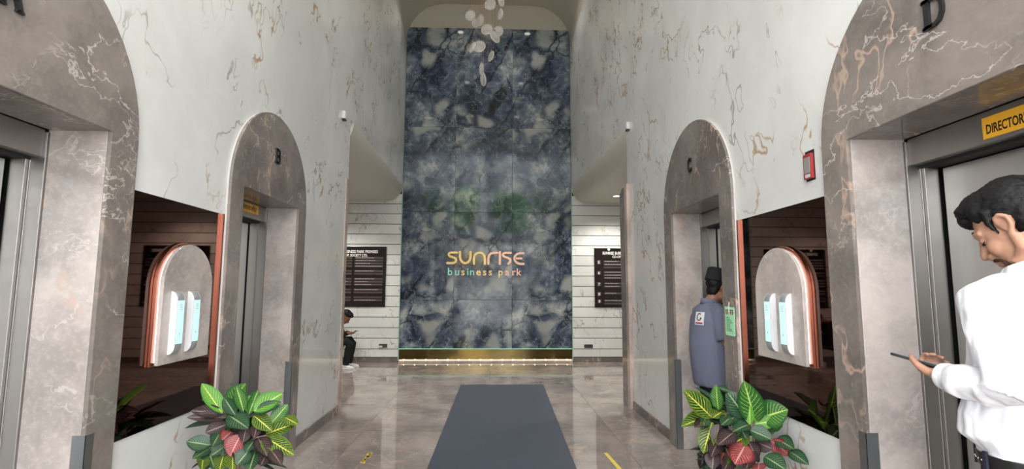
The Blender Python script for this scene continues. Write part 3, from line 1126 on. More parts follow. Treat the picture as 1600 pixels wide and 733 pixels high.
# ------------------------------------------------------------------ crotons
leaf_cache = {}
def leaf_mesh(kind, fold, droop, wav):
    key = (kind, fold, droop, wav)
    if key in leaf_cache:
        return leaf_cache[key]
    nu_, nv_ = 6, 12
    me = bpy.data.meshes.new('leaf')
    vs, fs, uvs = [], [], []
    for j in range(nv_ + 1):
        v = j / nv_
        prof = (math.sin(PI * min(1, v * .97 + .012)) ** .72) * (1.0 - .30 * (v - .45))
        if v > .9:
            prof *= (1 - ((v - .9) / .1) ** 2 * .75)
        w = max(.03, prof) * .5
        for i in range(nu_ + 1):
            u = i / nu_ - .5
            x = u * 2 * w
            z = fold * abs(x) - droop * v * v + wav * math.sin(v * 17 + (2 if u > 0 else 0)) * abs(u) * .25
            vs.append((x, v - .12 * droop * v * v, z))
            uvs.append((u + .5, v))
    for j in range(nv_):
        for i in range(nu_):
            a = j * (nu_ + 1) + i
            fs.append((a, a + 1, a + nu_ + 2, a + nu_ + 1))
    me.from_pydata(vs, [], fs)
    ul = me.uv_layers.new(name='UVMap')
    for lp in me.loops:
        ul.data[lp.index].uv = uvs[lp.vertex_index]
    me.polygons.foreach_set('use_smooth', [True] * len(me.polygons))
    me.materials.append(LM[kind])
    leaf_cache[key] = me
    return me

def put_leaf(t, kind, base, tip, width, nrm, rr):
    L = tip - base
    ln = L.length
    yv = L / ln
    zv = (nrm - yv * nrm.dot(yv)).normalized()
    xv = yv.cross(zv)
    o = bpy.data.objects.new('leaf', leaf_mesh(kind, rr.choice((.15, .3)), rr.choice((.03, .12)), rr.choice((.0, .12))))
    COL.objects.link(o)
    o.parent = t
    rot = Matrix((xv, yv, zv)).transposed().to_4x4()
    o.matrix_local = Matrix.Translation(base - wloc(t)) @ rot @ Matrix.Diagonal((width, ln, ln, 1))
    return o

PLANTS = {
 'L': (280, 580, 4.79, [
  ((320,315),(170,88),95,'Y'),((375,275),(492,92),130,'G'),((520,320),(592,138),60,'G'),((528,320),(525,180),60,'Y'),((560,300),(772,158),110,'Y'),
  ((560,310),(768,232),75,'D'),((690,390),(812,248),85,'G'),((560,335),(690,440),90,'K'),((650,470),(885,385),95,'K'),((370,330),(515,425),115,'D'),
  ((335,320),(85,290),75,'P'),((352,350),(58,338),60,'P'),((230,555),(52,520),95,'D'),((355,400),(195,460),90,'P'),((490,430),(375,400),80,'P'),
  ((460,475),(375,640),125,'R'),((390,455),(318,515),80,'R'),((500,420),(482,525),75,'P'),((640,490),(742,640),95,'K'),((660,505),(858,625),95,'K'),
  ((590,500),(662,625),95,'P'),((525,590),(428,705),95,'D'),((572,600),(520,740),100,'D'),((255,560),(98,655),65,'D'),((345,560),(228,640),85,'D'),
  ((220,600),(262,710),95,'D'),((330,635),(300,738),85,'K'),((645,635),(608,710),75,'P'),((690,595),(762,685),75,'P'),((585,395),(560,505),70,'P'),
  ((420,330),(330,190),70,'D'),((790,345),(892,400),60,'K'),((480,300),(430,110),70,'G'),((560,520),(500,600),80,'D'),((300,470),(250,560),80,'D'),
  ((440,560),(470,690),80,'P'),((400,600),(400,740),80,'K'),((180,640),(170,735),70,'K')]),
 'R': (1040, 580, 4.79, [
  ((345,345),(140,143),120,'K'),((335,328),(116,412),90,'K'),((350,385),(274,612),110,'K'),((350,352),(448,278),85,'K'),((395,290),(372,108),80,'G'),
  ((600,350),(463,150),135,'D'),((672,385),(593,83),150,'G'),((630,400),(630,255),60,'Y'),((715,350),(908,285),165,'G'),((670,395),(858,370),75,'Y'),
  ((630,440),(790,508),105,'D'),((625,400),(508,440),85,'D'),((740,405),(792,485),95,'D'),((398,398),(380,545),85,'P'),((512,458),(402,532),105,'P'),
  ((622,478),(468,562),95,'K'),((600,548),(518,692),150,'R'),((622,530),(690,662),95,'P'),((700,540),(802,582),85,'P'),((790,520),(932,632),95,'R'),
  ((832,508),(962,582),95,'D'),((925,598),(1058,682),80,'D'),((742,640),(902,732),115,'D'),((700,692),(690,745),95,'R'),((435,608),(418,695),65,'R'),
  ((482,648),(428,692),55,'G'),((485,348),(418,402),80,'D'),((522,340),(438,395),75,'D'),((300,402),(226,402),75,'P'),((395,520),(340,640),90,'P'),
  ((360,600),(350,740),90,'P'),((480,660),(440,745),80,'P'),((650,600),(600,735),90,'P'),((560,420),(600,500),90,'D'),((300,340),(280,430),70,'D'),
  ((690,470),(760,560),90,'P'),((800,420),(870,400),70,'G'),((480,150),(390,120),45,'D')]),
}
def croton(key, label):
    ox, oy, sc, leaves = PLANTS[key]
    yp = 3.02
    cx = -1.43 if key == 'L' else 1.425
    rr = random.Random(21 if key == 'L' else 22)
    t = thing('croton_plant', label, 'plant', (cx, yp, 0), 0, 'potted crotons')
    MB().lathe([(0, 0), (.12, 0), (.125, .01), (.165, .30), (.175, .30), (.175, .33), (.158, .33), (.15, .29), (0, .285)], n=28).build('planter', M['pot'], t, local=True, smooth=True)
    MB().lathe([(0, .305), (.155, .30), (.150, .286), (0, .286)], n=20).build('soil', M['soil'], t, local=True)
    for k in range(4):
        a = k * PI / 2 + .5
        top = Vector((.11 * math.cos(a), .09 * math.sin(a), rr.uniform(.52, .68)))
        MB().tube([(.05 * math.cos(a), .05 * math.sin(a), .28), (.07 * math.cos(a + .2), .07 * math.sin(a + .2), .42), top], [.012, .010, .006], 8).build('stem', M['stem'], t, local=True, smooth=True)
    for b, e, w, kind in leaves:
        bx, by = ox + b[0] / sc, oy + b[1] / sc
        ex, ey = ox + e[0] / sc, oy + e[1] / sc
        low = (by - 640) / 90.0
        yb = yp - .05 - .10 * max(0, low) + rr.uniform(-.03, .03)
        ye = yb - rr.uniform(.0, .10) - .05 * max(0, low) if ey > by - 12 else yb + rr.uniform(-.05, .07)
        lim = 1.70 if key == 'L' else 1.62
        for q in range(3):
            r = ray(ex, ey)
            ye = min(ye, lim / abs(r.x) * r.y)
            r = ray(bx, by)
            yb = min(yb, lim / abs(r.x) * r.y)
        B, E = at_y(bx, by, yb), at_y(ex, ey, ye)
        nrm = Vector((-B.x * .30 + rr.uniform(-.3, .3), -.8, .55 + rr.uniform(-.2, .25)))
        put_leaf(t, kind, B, E, w / sc / FPX * yb * 1.25, nrm, rr)
    # the far side of the bush
    for k in range(40):
        a = rr.uniform(-.25, PI + .25)
        z = rr.uniform(.42, .76)
        B = Vector((cx + .07 * math.cos(a), yp + .05 * math.sin(a), z))
        l = rr.uniform(.15, .22)
        el = rr.uniform(-.3, .8) if z > .55 else rr.uniform(-.6, .2)
        E = B + Vector((math.cos(a) * math.cos(el), math.sin(a) * math.cos(el), math.sin(el))) * l
        E.x = max(-1.69, min(1.62, E.x))
        B.x = max(-1.66, min(1.60, B.x))
        put_leaf(t, rr.choice('GDKPDD') if z > .6 else rr.choice('PDPD'), B, E, rr.uniform(.06, .085), Vector((-math.cos(a) * .2, -math.sin(a) * .2, 1)), rr)
    return t
croton('L', 'bushy croton plant with green and red leaves in front of the left mirror')
croton('R', 'bushy croton plant with yellow veined leaves in front of the right mirror')
# ------------------------------------------------------------------ people
from mathutils.bvhtree import BVHTree

def hand(mb, wrist, fw, palm, thumb, k=1.0, curl=(.35, .5, .5), spread=.10, twist=0.0):
    """palm and five separate fingers; fw = finger direction, palm = the way the palm faces, thumb = towards the thumb"""
    w, fw, palm, th = Vector(wrist), Vector(fw).normalized(), Vector(palm).normalized(), Vector(thumb).normalized()
    palm = (palm - fw * palm.dot(fw)).normalized()
    th = fw.cross(palm) if fw.cross(palm).dot(th) > 0 else -fw.cross(palm)
    mb.rings([(w - fw * .01 * k, palm * .017 * k, th * .025 * k), (w + fw * .025 * k, palm * .018 * k, th * .034 * k), (w + fw * .06 * k, palm * .016 * k, th * .041 * k),
              (w + fw * .088 * k, palm * .012 * k, th * .040 * k)], 14)
    for i, (off, ln, r) in enumerate(((.029, .92, .0088), (.010, 1.0, .0092), (-.010, .95, .0088), (-.028, .76, .0078))):
        p = w + fw * (.078 - .004 * abs(i - 1)) * k + th * off * k
        dirv = (fw + th * (off * 2.5 * spread / .1)).normalized()
        pts, rad, a = [p], [r * k * 1.05], 0
        for sgm, c in zip((.043, .027, .021), curl):
            a += c
            dd = dirv * math.cos(a) + palm * math.sin(a)
            p = p + dd * sgm * ln * k
            pts.append(p)
            rad.append(r * k * (.98 if len(pts) < 3 else .88 if len(pts) < 4 else .72))
        mb.tube(pts, rad, 8)
        mb.ball(pts[-1], rad[-1], nu=8, nv=6)
    p0 = w + fw * .022 * k + th * .026 * k
    p1 = p0 + (th * .75 + fw * .55 + palm * .35).normalized() * .036 * k
    p2 = p1 + (th * .25 + fw * .9 + palm * (.35 + twist)).normalized() * .032 * k
    p3 = p2 + (fw * .95 + palm * (.25 + twist) - th * .1).normalized() * .026 * k
    mb.tube([p0, p1, p2, p3], [.014 * k, .0115 * k, .0102 * k, .0078 * k], 8)
    mb.ball(p3, .0078 * k, nu=8, nv=6)


class Head:
    def __init__(s, c, pitch, yaw=0, k=1.0):
        s.c, s.k = Vector(c), k
        s.R = Matrix.Rotation(yaw, 3, 'Z') @ Matrix.Rotation(pitch, 3, 'Y')

    def __call__(s, x, y, z):
        return s.c + s.R @ (Vector((x, y, z)) * s.k)

    def ball(s, mb, c, r, tilt=0, ax='Y'):
        rot = s.R @ Matrix.Rotation(tilt, 3, ax)
        mb.ball(s(*c), tuple(q * s.k for q in r), rot, 18, 12)

    def tube(s, mb, pts, r, n=8):
        rr = [q * s.k for q in r] if hasattr(r, '__len__') else r * s.k
        mb.tube([s(*p) for p in pts], rr, n)

    def build(s, mb, neck):
        B, T = s.ball, s.tube
        B(mb, (-.012, 0, .045), (.097, .077, .088))
        B(mb, (.02, 0, .02), (.072, .070, .075))
        B(mb, (.030, 0, -.035), (.060, .058, .082), .12)
        B(mb, (.062, 0, -.098), (.028, .030, .022))
        for q in (-1, 1):
            T(mb, [(-.008, q * .062, -.03), (.0, q * .060, -.068), (.05, q * .032, -.102)], [.020, .020, .018])
            B(mb, (.054, q * .036, -.028), (.030, .024, .030))
            T(mb, [(.060, q * .056, .022), (.080, q * .036, .031), (.089, q * .010, .026)], [.011, .012, .010])
            B(mb, (.074, q * .032, .007), (.014, .017, .0115))
            B(mb, (.096, q * .013, -.036), (.012, .0095, .009))
            # ear: rim, bowl and lobe
            e = [(.010, q * .073, .012), (.004, q * .083, .030), (-.012, q * .089, .034), (-.025, q * .088, .020), (-.022, q * .084, -.003), (-.008, q * .079, -.022), (.004, q * .074, -.026)]
            T(mb, e, [.006, .0065, .007, .007, .0065, .0075, .007])
            B(mb, (-.008, q * .074, .006), (.020, .008, .026))
        T(mb, [(.090, 0, .022), (.099, 0, .0), (.113, 0, -.024)], [.0095, .011, .0125])
        B(mb, (.112, 0, -.028), (.014, .013, .011))
        T(mb, [(.094, 0, -.036), (.088, 0, -.056)], [.016, .018])
        T(mb, [(.076, -.024, -.064), (.094, -.008, -.060), (.094, .008, -.060), (.076, .024, -.064)], [.005, .008, .008, .005])
        T(mb, [(.074, -.021, -.071), (.091, -.007, -.073), (.091, .007, -.073), (.074, .021, -.071)], [.005, .0085, .0085, .005])
        mb.tube([s(-.02, 0, -.03), s(-.03, 0, -.085), neck], [.055 * s.k, .053 * s.k, .060 * s.k], 16)

    def extras(s, parent, hairmat):
        mb = MB()
        for q in (-1, 1):
            s.tube(mb, [(.062, q * .057, .027), (.0835, q * .037, .0385), (.0925, q * .013, .032)], [.003, .005, .0045])
        mb.build('eyebrow', hairmat, parent, local=True, smooth='all')
        mb = MB()
        for q in (-1, 1):
            s.tube(mb, [(.072, q * .047, .000), (.0855, q * .034, -.0035), (.0850, q * .022, -.002)], [.0012, .0024, .0014], 6)
        mb.build('eyelash', hairmat, parent, local=True, smooth='all')


def push(me, fn):
    n = len(me.vertices)
    co, no = [0.0] * (3 * n), [0.0] * (3 * n)
    me.vertices.foreach_get('co', co)
    me.vertex_normals.foreach_get('vector', no)
    for i in range(0, 3 * n, 3):
        a = fn(Vector(co[i:i + 3]))
        co[i] += no[i] * a
        co[i + 1] += no[i + 1] * a
        co[i + 2] += no[i + 2] * a
    me.vertices.foreach_set('co', co)
    me.update()

def folds(me, amp, freq, seed, stretch=(1, 1, 1), fade=None):
    def fn(c):
        p = Vector((c.x * stretch[0], c.y * stretch[1], c.z * stretch[2])) * freq + Vector((seed, seed * 2, 0))
        a = mnoise.noise(p) + .5 * mnoise.noise(p * 2.1 + Vector((3, 1, 2)))
        r = 1 - abs(mnoise.noise(p * .8 + Vector((9, 4, 7)))) * 2.2
        return amp * (a * .6 + max(0, r) * .7 - .35) * (fade(c) if fade else 1.0)
    push(me, fn)

def strands(me, amp, freq, seed):
    def fn(c):
        p = Vector((c.x * freq * .35, c.y * freq, c.z * freq * .6))
        return amp * (mnoise.noise(p + Vector((seed, 0, 0))) + .5 * mnoise.noise(p * 2.3))
    push(me, fn)

def shoes(t, pts, mat, sole):
    for (x, y, z), yaw in pts:
        c, s_ = math.cos(yaw), math.sin(yaw)
        f, l = Vector((c, s_, 0)), Vector((-s_, c, 0))
        o = Vector((x, y, z))
        mb = MB()
        mb.rings([(o - f * .075 + Vector((0, 0, .045)), Vector((0, 0, .035)), l * .018), (o - f * .06 + Vector((0, 0, .05)), Vector((0, 0, .045)), l * .035),
                  (o + f * .02 + Vector((0, 0, .05)), Vector((0, 0, .045)), l * .04), (o + f * .10 + Vector((0, 0, .036)), Vector((0, 0, .030)), l * .047),
                  (o + f * .165 + Vector((0, 0, .028)), Vector((0, 0, .022)), l * .038), (o + f * .19 + Vector((0, 0, .024)), Vector((0, 0, .014)), l * .018)], 16)
        mb.tube([o - f * .03 + Vector((0, 0, .06)), o - f * .035 + Vector((0, 0, .115))], [.042, .046], 14)
        sh = link('shoe', solidify(mb, .008, 3), mat, t)
        mb = MB()
        pr = [(o + f * (.062 + .135 * math.cos(a)) + l * (.043 * math.sin(a))) for a in [k * PI / 10 for k in range(20)]]
        mb.prism([(p.x, p.y) for p in pr], lambda x, y, zz: (x, y, z + zz), .0, .02)
        mb.build('sole', sole, sh, local=True, bevel=.003, seg=1)

# ---- the man in the white shirt
t = thing('person', 'person in white shirt and dark trousers looking down at a phone, before lift D', 'person', (1.555, 1.44, 0), math.radians(105))
HD = Head((.022, -.020, 1.608), math.radians(31), math.radians(6), 1.02)
NB = Vector((-.012, 0, 1.475))
WR_L = Vector((.130, .180, 1.166))
core = MB()
HD.build(core, NB)
core.rings([((-.0, 0, .86), (.085, 0, 0), (0, .125, 0)), ((0, 0, 1.0), (.09, 0, 0), (0, .13, 0)), ((0, 0, 1.2), (.095, 0, 0), (0, .15, 0)), ((-.01, 0, 1.36), (.085, 0, 0), (0, .15, 0)),
            ((-.012, 0, 1.43), (.06, 0, 0), (0, .10, 0)), (NB, (.055, 0, 0), (0, .058, 0))], 20)
EL_L, SH_L = Vector((-.05, .236, 1.165)), Vector((-.005, .188, 1.392))
core.tube([SH_L * .9 + Vector((0, 0, .13)), SH_L, (SH_L + EL_L) / 2, EL_L, EL_L.lerp(WR_L, .4), WR_L], [.05, .05, .045, .038, .038, .026], 12)
ER, SR, WRR = Vector((-.03, -.245, 1.12)), Vector((-.01, -.175, 1.395)), Vector((.03, -.25, .87))
core.tube([SR * .9 + Vector((0, 0, .13)), SR, (SR + ER) / 2, ER, ER.lerp(WRR, .4), WRR], [.05, .05, .045, .038, .038, .026], 12)
for q in (-1, 1):
    core.tube([(0, q * .075, .92), (0, q * .085, .70), (.01, q * .09, .50), (-.005, q * .095, .28), (-.02, q * .10, .07)], [.082, .075, .055, .05, .036], 14)
fw = (WR_L - EL_L).normalized()
VW = Matrix.Rotation(-t.rotation_euler.z, 3, 'Z') @ Vector((.64, .76, -.10))     # seen from the lobby the phone is nearly edge-on
PL = Vector((1, .33, .24)).normalized()
pn = PL.cross(VW).normalized()
pn = (pn if pn.z > 0 else -pn) - VW * .06
HDIR = (VW * .9 + PL * .35).normalized()
hand(core, WR_L + fw * .004, HDIR, pn, PL, .98, (1.1, 1.25, .8), .02, .1)
hand(core, WRR, (.1, .02, -1), (.2, 1, 0), (1, 0, 0), .98, (.25, .3, .3))
body = link('body', solidify(core, .0042, 6), M['skin'], t)
HD.extras(t, M['hair'])
# stubble: moustache and chin
mb = MB()
HD.tube(mb, [(.076, -.032, -.064), (.0945, -.013, -.052), (.099, 0, -.050), (.0945, .013, -.052), (.076, .032, -.064)], [.0045, .007, .007, .007, .0045])
HD.ball(mb, (.072, 0, -.101), (.0255, .032, .022))
for q in (-1, 1):
    HD.tube(mb, [(.074, q * .033, -.066), (.070, q * .034, -.085), (.068, q * .025, -.1)], [.0055, .0075, .008])
link('beard', solidify(mb, .004, 2), M['stubble'], t)
mb = MB()
HD.tube(mb, [(.080, -.020, -.0675), (.0985, 0, -.067), (.080, .020, -.0675)], [.0025, .0042, .0025])
mb.build('lips', M['lip'], t, local=True, smooth='all')
# hair
mb = MB()
HD.ball(mb, (-.024, 0, .062), (.100, .084, .090))
HD.ball(mb, (-.050, 0, .012), (.066, .077, .085))
HD.ball(mb, (-.058, 0, -.038), (.042, .056, .050))
HD.ball(mb, (.018, 0, .098), (.078, .072, .052), -.1)
HD.ball(mb, (.052, .004, .100), (.050, .064, .040), .25)
HD.ball(mb, (.074, .006, .086), (.030, .052, .028), .5)
for k in range(7):
    y = -.045 + k * .015
    HD.tube(mb, [(.03, y * .8, .128), (.072, y, .108), (.090 - abs(k - 3) * .004, y * .95, .078 - .004 * (k % 3))], [.016, .018, .010])
for q in (-1, 1):
    HD.tube(mb, [(.010, q * .076, .065), (.024, q * .0745, .034), (.024, q * .072, .008), (.022, q * .070, -.008)], [.013, .010, .006, .004])
    HD.ball(mb, (.030, q * .060, .078), (.032, .020, .032))
hm = solidify(mb, .0045, 3)
strands(hm, .0032, 150, 3)
link('hair', hm, M['hair'], t)
# shirt
mb = MB()
mb.rings([((.004, 0, .925), (.112, 0, 0), (0, .158, 0)), ((.006, 0, .975), (.118, 0, 0), (0, .162, 0)), ((.020, .004, 1.01), (.146, 0, 0), (0, .186, 0)), ((.018, .004, 1.07), (.146, 0, 0), (0, .186, 0)),
          ((.008, 0, 1.15), (.130, 0, 0), (0, .174, 0)), ((0, 0, 1.24), (.126, 0, 0), (0, .178, 0)), ((-.006, 0, 1.33), (.119, 0, 0), (0, .180, 0)), ((-.012, 0, 1.395), (.100, 0, 0), (0, .160, 0)),
          ((-.014, 0, 1.44), (.078, 0, 0), (0, .110, 0)), ((-.012, 0, 1.472), (.064, 0, 0), (0, .068, 0))], 28, 2.25)
for S_, E_, W_, k in ((SH_L, EL_L, WR_L, 1), (SR, ER, WRR, 1)):
    up_ = Vector((S_.x, S_.y * .55, S_.z + .022))
    mid = (S_ + E_) / 2
    out = Vector((-.012, .012 * (1 if S_.y > 0 else -1), 0))
    mb.tube([up_, S_ + out * .4, mid + out, E_ + out * 1.2, E_.lerp(W_, .3) + Vector((0, 0, -.006)), E_.lerp(W_, .62), E_.lerp(W_, .90)], [.060, .073, .068, .060, .056, .048, .0385], 18)
sm = solidify(mb, .0062, 5)
def ff(p):
    return 1.0 if p.z < 1.40 else max(0, (1.475 - p.z) / .075)
folds(sm, .016, 7.5, 4.2, (1, 1, .55), ff)
folds(sm, .008, 15, 1.3, (1, 1, .6), ff)
shirt = link('shirt', sm, M['shirt'], t)
mb = MB()
n = 22
for lvl in ((.070, 1.462, .0), (.066, 1.500, -.004), (.073, 1.495, -.002), (.082, 1.455, .003)):
    pass
rs = []
mb.rings([((-.010, 0, 1.455), (.083, 0, 0), (0, .086, 0)), ((-.016, 0, 1.478), (.076, 0, -.012), (0, .078, 0)), ((-.020, 0, 1.502), (.069, 0, -.020), (0, .069, 0)),
          ((-.020, 0, 1.503), (.063, 0, -.020), (0, .063, 0)), ((-.014, 0, 1.462), (.060, 0, -.012), (0, .060, 0))], 24)
mb.build('collar', M['shirt'], shirt, local=True, smooth='all')
c0, c1 = EL_L.lerp(WR_L, .84), EL_L.lerp(WR_L, 1.0)
mb = MB().tube([c0, c0.lerp(c1, .1), c0.lerp(c1, .9), c1], [.0385, .0412, .0395, .0375], 20)
mb.build('cuff', M['shirt'], shirt, local=True, smooth=True)
# belt, trousers
mb = MB()
mb.rings([((.005, 0, .926), (.124, 0, 0), (0, .168, 0)), ((.005, 0, .964), (.127, 0, 0), (0, .172, 0))], 36, 2.25)
belt = mb.build('belt', M['leather'], t, local=True, bevel=.002, smooth=True)
for a in (.55, 1.25, -.55, 2.2):
    ca, sa = math.cos(a), math.sin(a)
    p = Vector((.005 + .128 * math.copysign(abs(ca) ** .89, ca), .173 * math.copysign(abs(sa) ** .89, sa), 0))
    nn = Vector((ca / .128, sa / .173, 0)).normalized()
    tt = Vector((-nn.y, nn.x, 0))
    mb = MB().prism([(-.006, .918), (.006, .918), (.006, .972), (-.006, .972)], lambda u, z, v: p + tt * u + nn * v + Vector((0, 0, z)), -.004, .003)
    mb.build('belt_loop', M['navy'], belt, local=True)
mb = MB().box(.129, .136, -.024, .024, .924, .966)
mb.build('buckle', M['chrome'], belt, local=True, bevel=.003)
mb = MB()
for k in range(4):
    a = .75 + k * .13
    ca, sa = math.cos(a), math.sin(a)
    mb.ball((.005 + .1275 * ca ** .89, .1725 * sa ** .89, .945), .0026, nu=8, nv=5)
mb.build('belt_eyelet', M['chrome'], belt, local=True)
mb = MB()
mb.rings([((.0, 0, .76), (.11, 0, 0), (0, .165, 0)), ((.0, 0, .86), (.122, 0, 0), (0, .175, 0)), ((.004, 0, .93), (.120, 0, 0), (0, .166, 0)), ((.005, 0, .945), (.120, 0, 0), (0, .165, 0))], 24, 2.2)
for q in (-1, 1):
    mb.tube([(0, q * .082, .86), (0, q * .09, .68), (.008, q * .095, .48), (-.005, q * .10, .26), (-.02, q * .102, .045)], [.092, .092, .074, .066, .062], 16)
tm = solidify(mb, .011, 5)
folds(tm, .008, 8, 2, (1, 1, .6), lambda p: 1 if p.z < .88 else .2)
link('trousers', tm, M['navy'], t)
shoes(t, [((-.03, .102, 0), .12), ((-.03, -.102, 0), -.12)], M['leather'], M['black'])
man = t

def held_phone(name, label, person_, c, L, N, ln=.152, wd=.072, th=.0085):
    """a phone lying along L with its screen facing N, placed in the hand"""
    R = Matrix.Rotation(person_.rotation_euler.z, 3, 'Z')
    c = R @ Vector(c) + person_.location
    L = (R @ Vector(L)).normalized()
    N = R @ Vector(N)
    N = (N - L * N.dot(L)).normalized()
    Wd = L.cross(N)
    t = thing(name, label, 'phone', c)
    def fn(u, w, v):
        return c + L * u + Wd * w + N * v
    def rr_(a, b, r):
        p = []
        for (sx, sy, a0) in ((1, 1, 0), (-1, 1, 90), (-1, -1, 180), (1, -1, 270)):
            for k in range(5):
                q = math.radians(a0 + k * 22.5)
                p.append((sx * (a - r) + r * math.cos(q), sy * (b - r) + r * math.sin(q)))
        return p
    MB().prism(rr_(ln / 2, wd / 2, .01), fn, -th / 2, th / 2).build('case', M['black'], t, bevel=.002)
    MB().prism(rr_(ln / 2 - .003, wd / 2 - .003, .008), fn, th / 2 + .0002, th / 2 + .0009).build('screen', glow('phone_screen', (.7, .8, .9), .25, (.05, .05, .06)), t)
    MB().prism(rr_(.006, .012, .005), lambda a, b, v: fn(a + ln / 2 - .045, b, v), -th / 2 - .0015, -th / 2 - .0002).build('camera_bump', M['chrome'], t)
    MB().prism([(-.006, -.0016), (.006, -.0016), (.006, .0016), (-.006, .0016)], lambda a, b, v: c + L * (a + .035) + N * b + Wd * v, wd / 2 - .0008, wd / 2 + .0008).build('side_button', M['chrome'], t)
    return t
held_phone('mobile_phone', 'thin dark phone held edge-on in the hand of the white shirted person', man, WR_L + HDIR * .072 + PL * .036 + pn.normalized() * .024, PL, pn)

# ---- the man in the slate tunic inside the lift arch
t = thing('person', 'person in slate blue tunic and black cap standing inside the arch of lift C', 'person', (1.765, 4.14, 0), math.radians(4))
HD = Head((.070, 0, 1.425), math.radians(14), math.radians(8), .95)
NB = Vector((.0, 0, 1.315))
core = MB()
HD.build(core, NB)
core.rings([((0, 0, .78), (.09, 0, 0), (0, .13, 0)), ((-.01, 0, 1.0), (.10, 0, 0), (0, .14, 0)), ((-.02, 0, 1.2), (.09, 0, 0), (0, .145, 0)), ((-.01, 0, 1.28), (.06, 0, 0), (0, .10, 0)), (NB, (.05, 0, 0), (0, .052, 0))], 18)
arms = []
for q in (-1, 1):
    S_, E_, W_ = Vector((-.005, q * .165, 1.24)), Vector((.01, q * .205, 1.015)), Vector((.215, q * .12, 1.06))
    arms.append((S_, E_, W_))
    core.tube([S_ * .9 + Vector((0, 0, .12)), S_, (S_ + E_) / 2, E_, E_.lerp(W_, .4), W_], [.046, .046, .041, .036, .036, .024], 12)
    core.tube([(0, q * .07, .82), (.01, q * .08, .62), (.015, q * .085, .44), (0, q * .09, .25), (-.02, q * .095, .06)], [.075, .068, .05, .045, .034], 12)
    hand(core, W_, (W_ - E_), (0, -q, .2), (0, -q * .3, 1), .93, (.5, .6, .5))
link('body', solidify(core, .005, 3), M['skin_dark'], t)
HD.extras(t, M['hair'])
mb = MB()
HD.ball(mb, (-.02, 0, .045), (.099, .081, .078))
HD.ball(mb, (-.052, 0, -.02), (.045, .062, .060))
hm = solidify(mb, .006, 3)
strands(hm, .003, 80, 1)
link('hair', hm, M['hair'], t)
mb = MB()
mb.rings([(HD(-.018, 0, .058), HD.R @ Vector((.104, 0, 0)), HD.R @ Vector((0, .084, 0))), (HD(-.018, 0, .062), HD.R @ Vector((.107, 0, 0)), HD.R @ Vector((0, .087, 0))),
          (HD(-.020, 0, .165), HD.R @ Vector((.098, 0, 0)), HD.R @ Vector((0, .076, 0))), (HD(-.02, 0, .174), HD.R @ Vector((.086, 0, 0)), HD.R @ Vector((0, .062, 0)))], 26)
mb.build('cap', M['black_cloth'], t, local=True, smooth=True)
mb = MB()
mb.rings([((.012, 0, .672), (.145, 0, 0), (0, .195, 0)), ((.008, 0, .70), (.148, 0, 0), (0, .195, 0)), ((.0, 0, .82), (.155, 0, 0), (0, .195, 0)), ((-.01, 0, .96), (.155, 0, 0), (0, .19, 0)),
          ((-.016, 0, 1.08), (.142, 0, 0), (0, .188, 0)), ((-.020, 0, 1.18), (.125, 0, 0), (0, .188, 0)), ((-.018, 0, 1.25), (.104, 0, 0), (0, .160, 0)), ((-.012, 0, 1.295), (.078, 0, 0), (0, .10, 0)), ((-.004, 0, 1.325), (.060, 0, 0), (0, .062, 0))], 24, 2.2)
for S_, E_, W_ in arms:
    mb.tube([Vector((S_.x, S_.y * .5, S_.z + .035)), S_, (S_ + E_) / 2 + Vector((-.008, 0, 0)), E_.lerp(S_, .12)], [.052, .070, .070, .066], 16)
sm = solidify(mb, .008, 4)
folds(sm, .013, 6.5, 6.1, (1, 1, .35), lambda p: 1 if p.z < 1.22 else .25)
tun = link('tunic', sm, M['tunic'], t)
tun['label'] = 'slate blue knee length tunic'
mb = MB()
mb.rings([((-.006, 0, 1.305), (.076, 0, 0), (0, .078, 0)), ((-.008, 0, 1.345), (.064, 0, -.01), (0, .064, 0)), ((-.008, 0, 1.346), (.058, 0, -.01), (0, .058, 0)), ((-.004, 0, 1.31), (.055, 0, 0), (0, .055, 0))], 20)
mb.build('collar', M['tunic'], tun, local=True, smooth='all')
# printed badge on the back, laid on the cloth
bvh = BVHTree.FromPolygons([v.co for v in sm.vertices], [p.vertices for p in sm.polygons])
bd = Vector((-.80, -.60, 0))
bt = Vector((.60, -.80, 0))
bc = Vector((-.03, -.0, 1.195))
def on_cloth(u, z, off):
    o_ = bc + bt * u + Vector((0, 0, z)) + bd * .5
    hit = bvh.ray_cast(o_, -bd)
    return (hit[0] if hit[0] else o_ - bd * .37) + bd * off
def patch(name, u0, u1, z0, z1, mat, off, parent, n=6):
    mb = MB()
    o0 = len(mb.v)
    for lay in (off, off - .003):
        for j in range(n + 1):
            for i in range(n + 1):
                mb.v.append(on_cloth(u0 + (u1 - u0) * i / n, z0 + (z1 - z0) * j / n, lay))
    m = (n + 1) ** 2
    for lay in (0, m):
        for j in range(n):
            for i in range(n):
                a = lay + j * (n + 1) + i
                mb.f.append([a, a + 1, a + n + 2, a + n + 1])
    edge = [i for i in range(n + 1)] + [j * (n + 1) + n for j in range(1, n + 1)] + [n * (n + 1) + i for i in range(n - 1, -1, -1)] + [j * (n + 1) for j in range(n - 1, 0, -1)]
    for a, b in zip(edge, edge[1:] + edge[:1]):
        mb.f.append([a, b, b + m, a + m])
    return mb.build(name, mat, parent, local=True)
bg_ = patch('badge', -.055, .04, -.05, .05, M['plastic'], .004, tun)
bg_['label'] = 'square white badge with a dark ring mark'
mb = MB()
pp = [(-.008 + .022 * math.cos(a), .012 + .026 * math.sin(a)) for a in [math.radians(q) for q in range(50, 345, 20)]] + [(.016, .004), (.002, .004)]
mb.stroke(pp, .008, lambda u, z, v: on_cloth(u, z, v), .0045, .0062, caps=False)
mb.build('badge_mark', M['black'], tun, local=True)
patch('badge_print', -.045, .03, -.042, -.03, M['red'], .0055, tun, 4)
mb = MB()
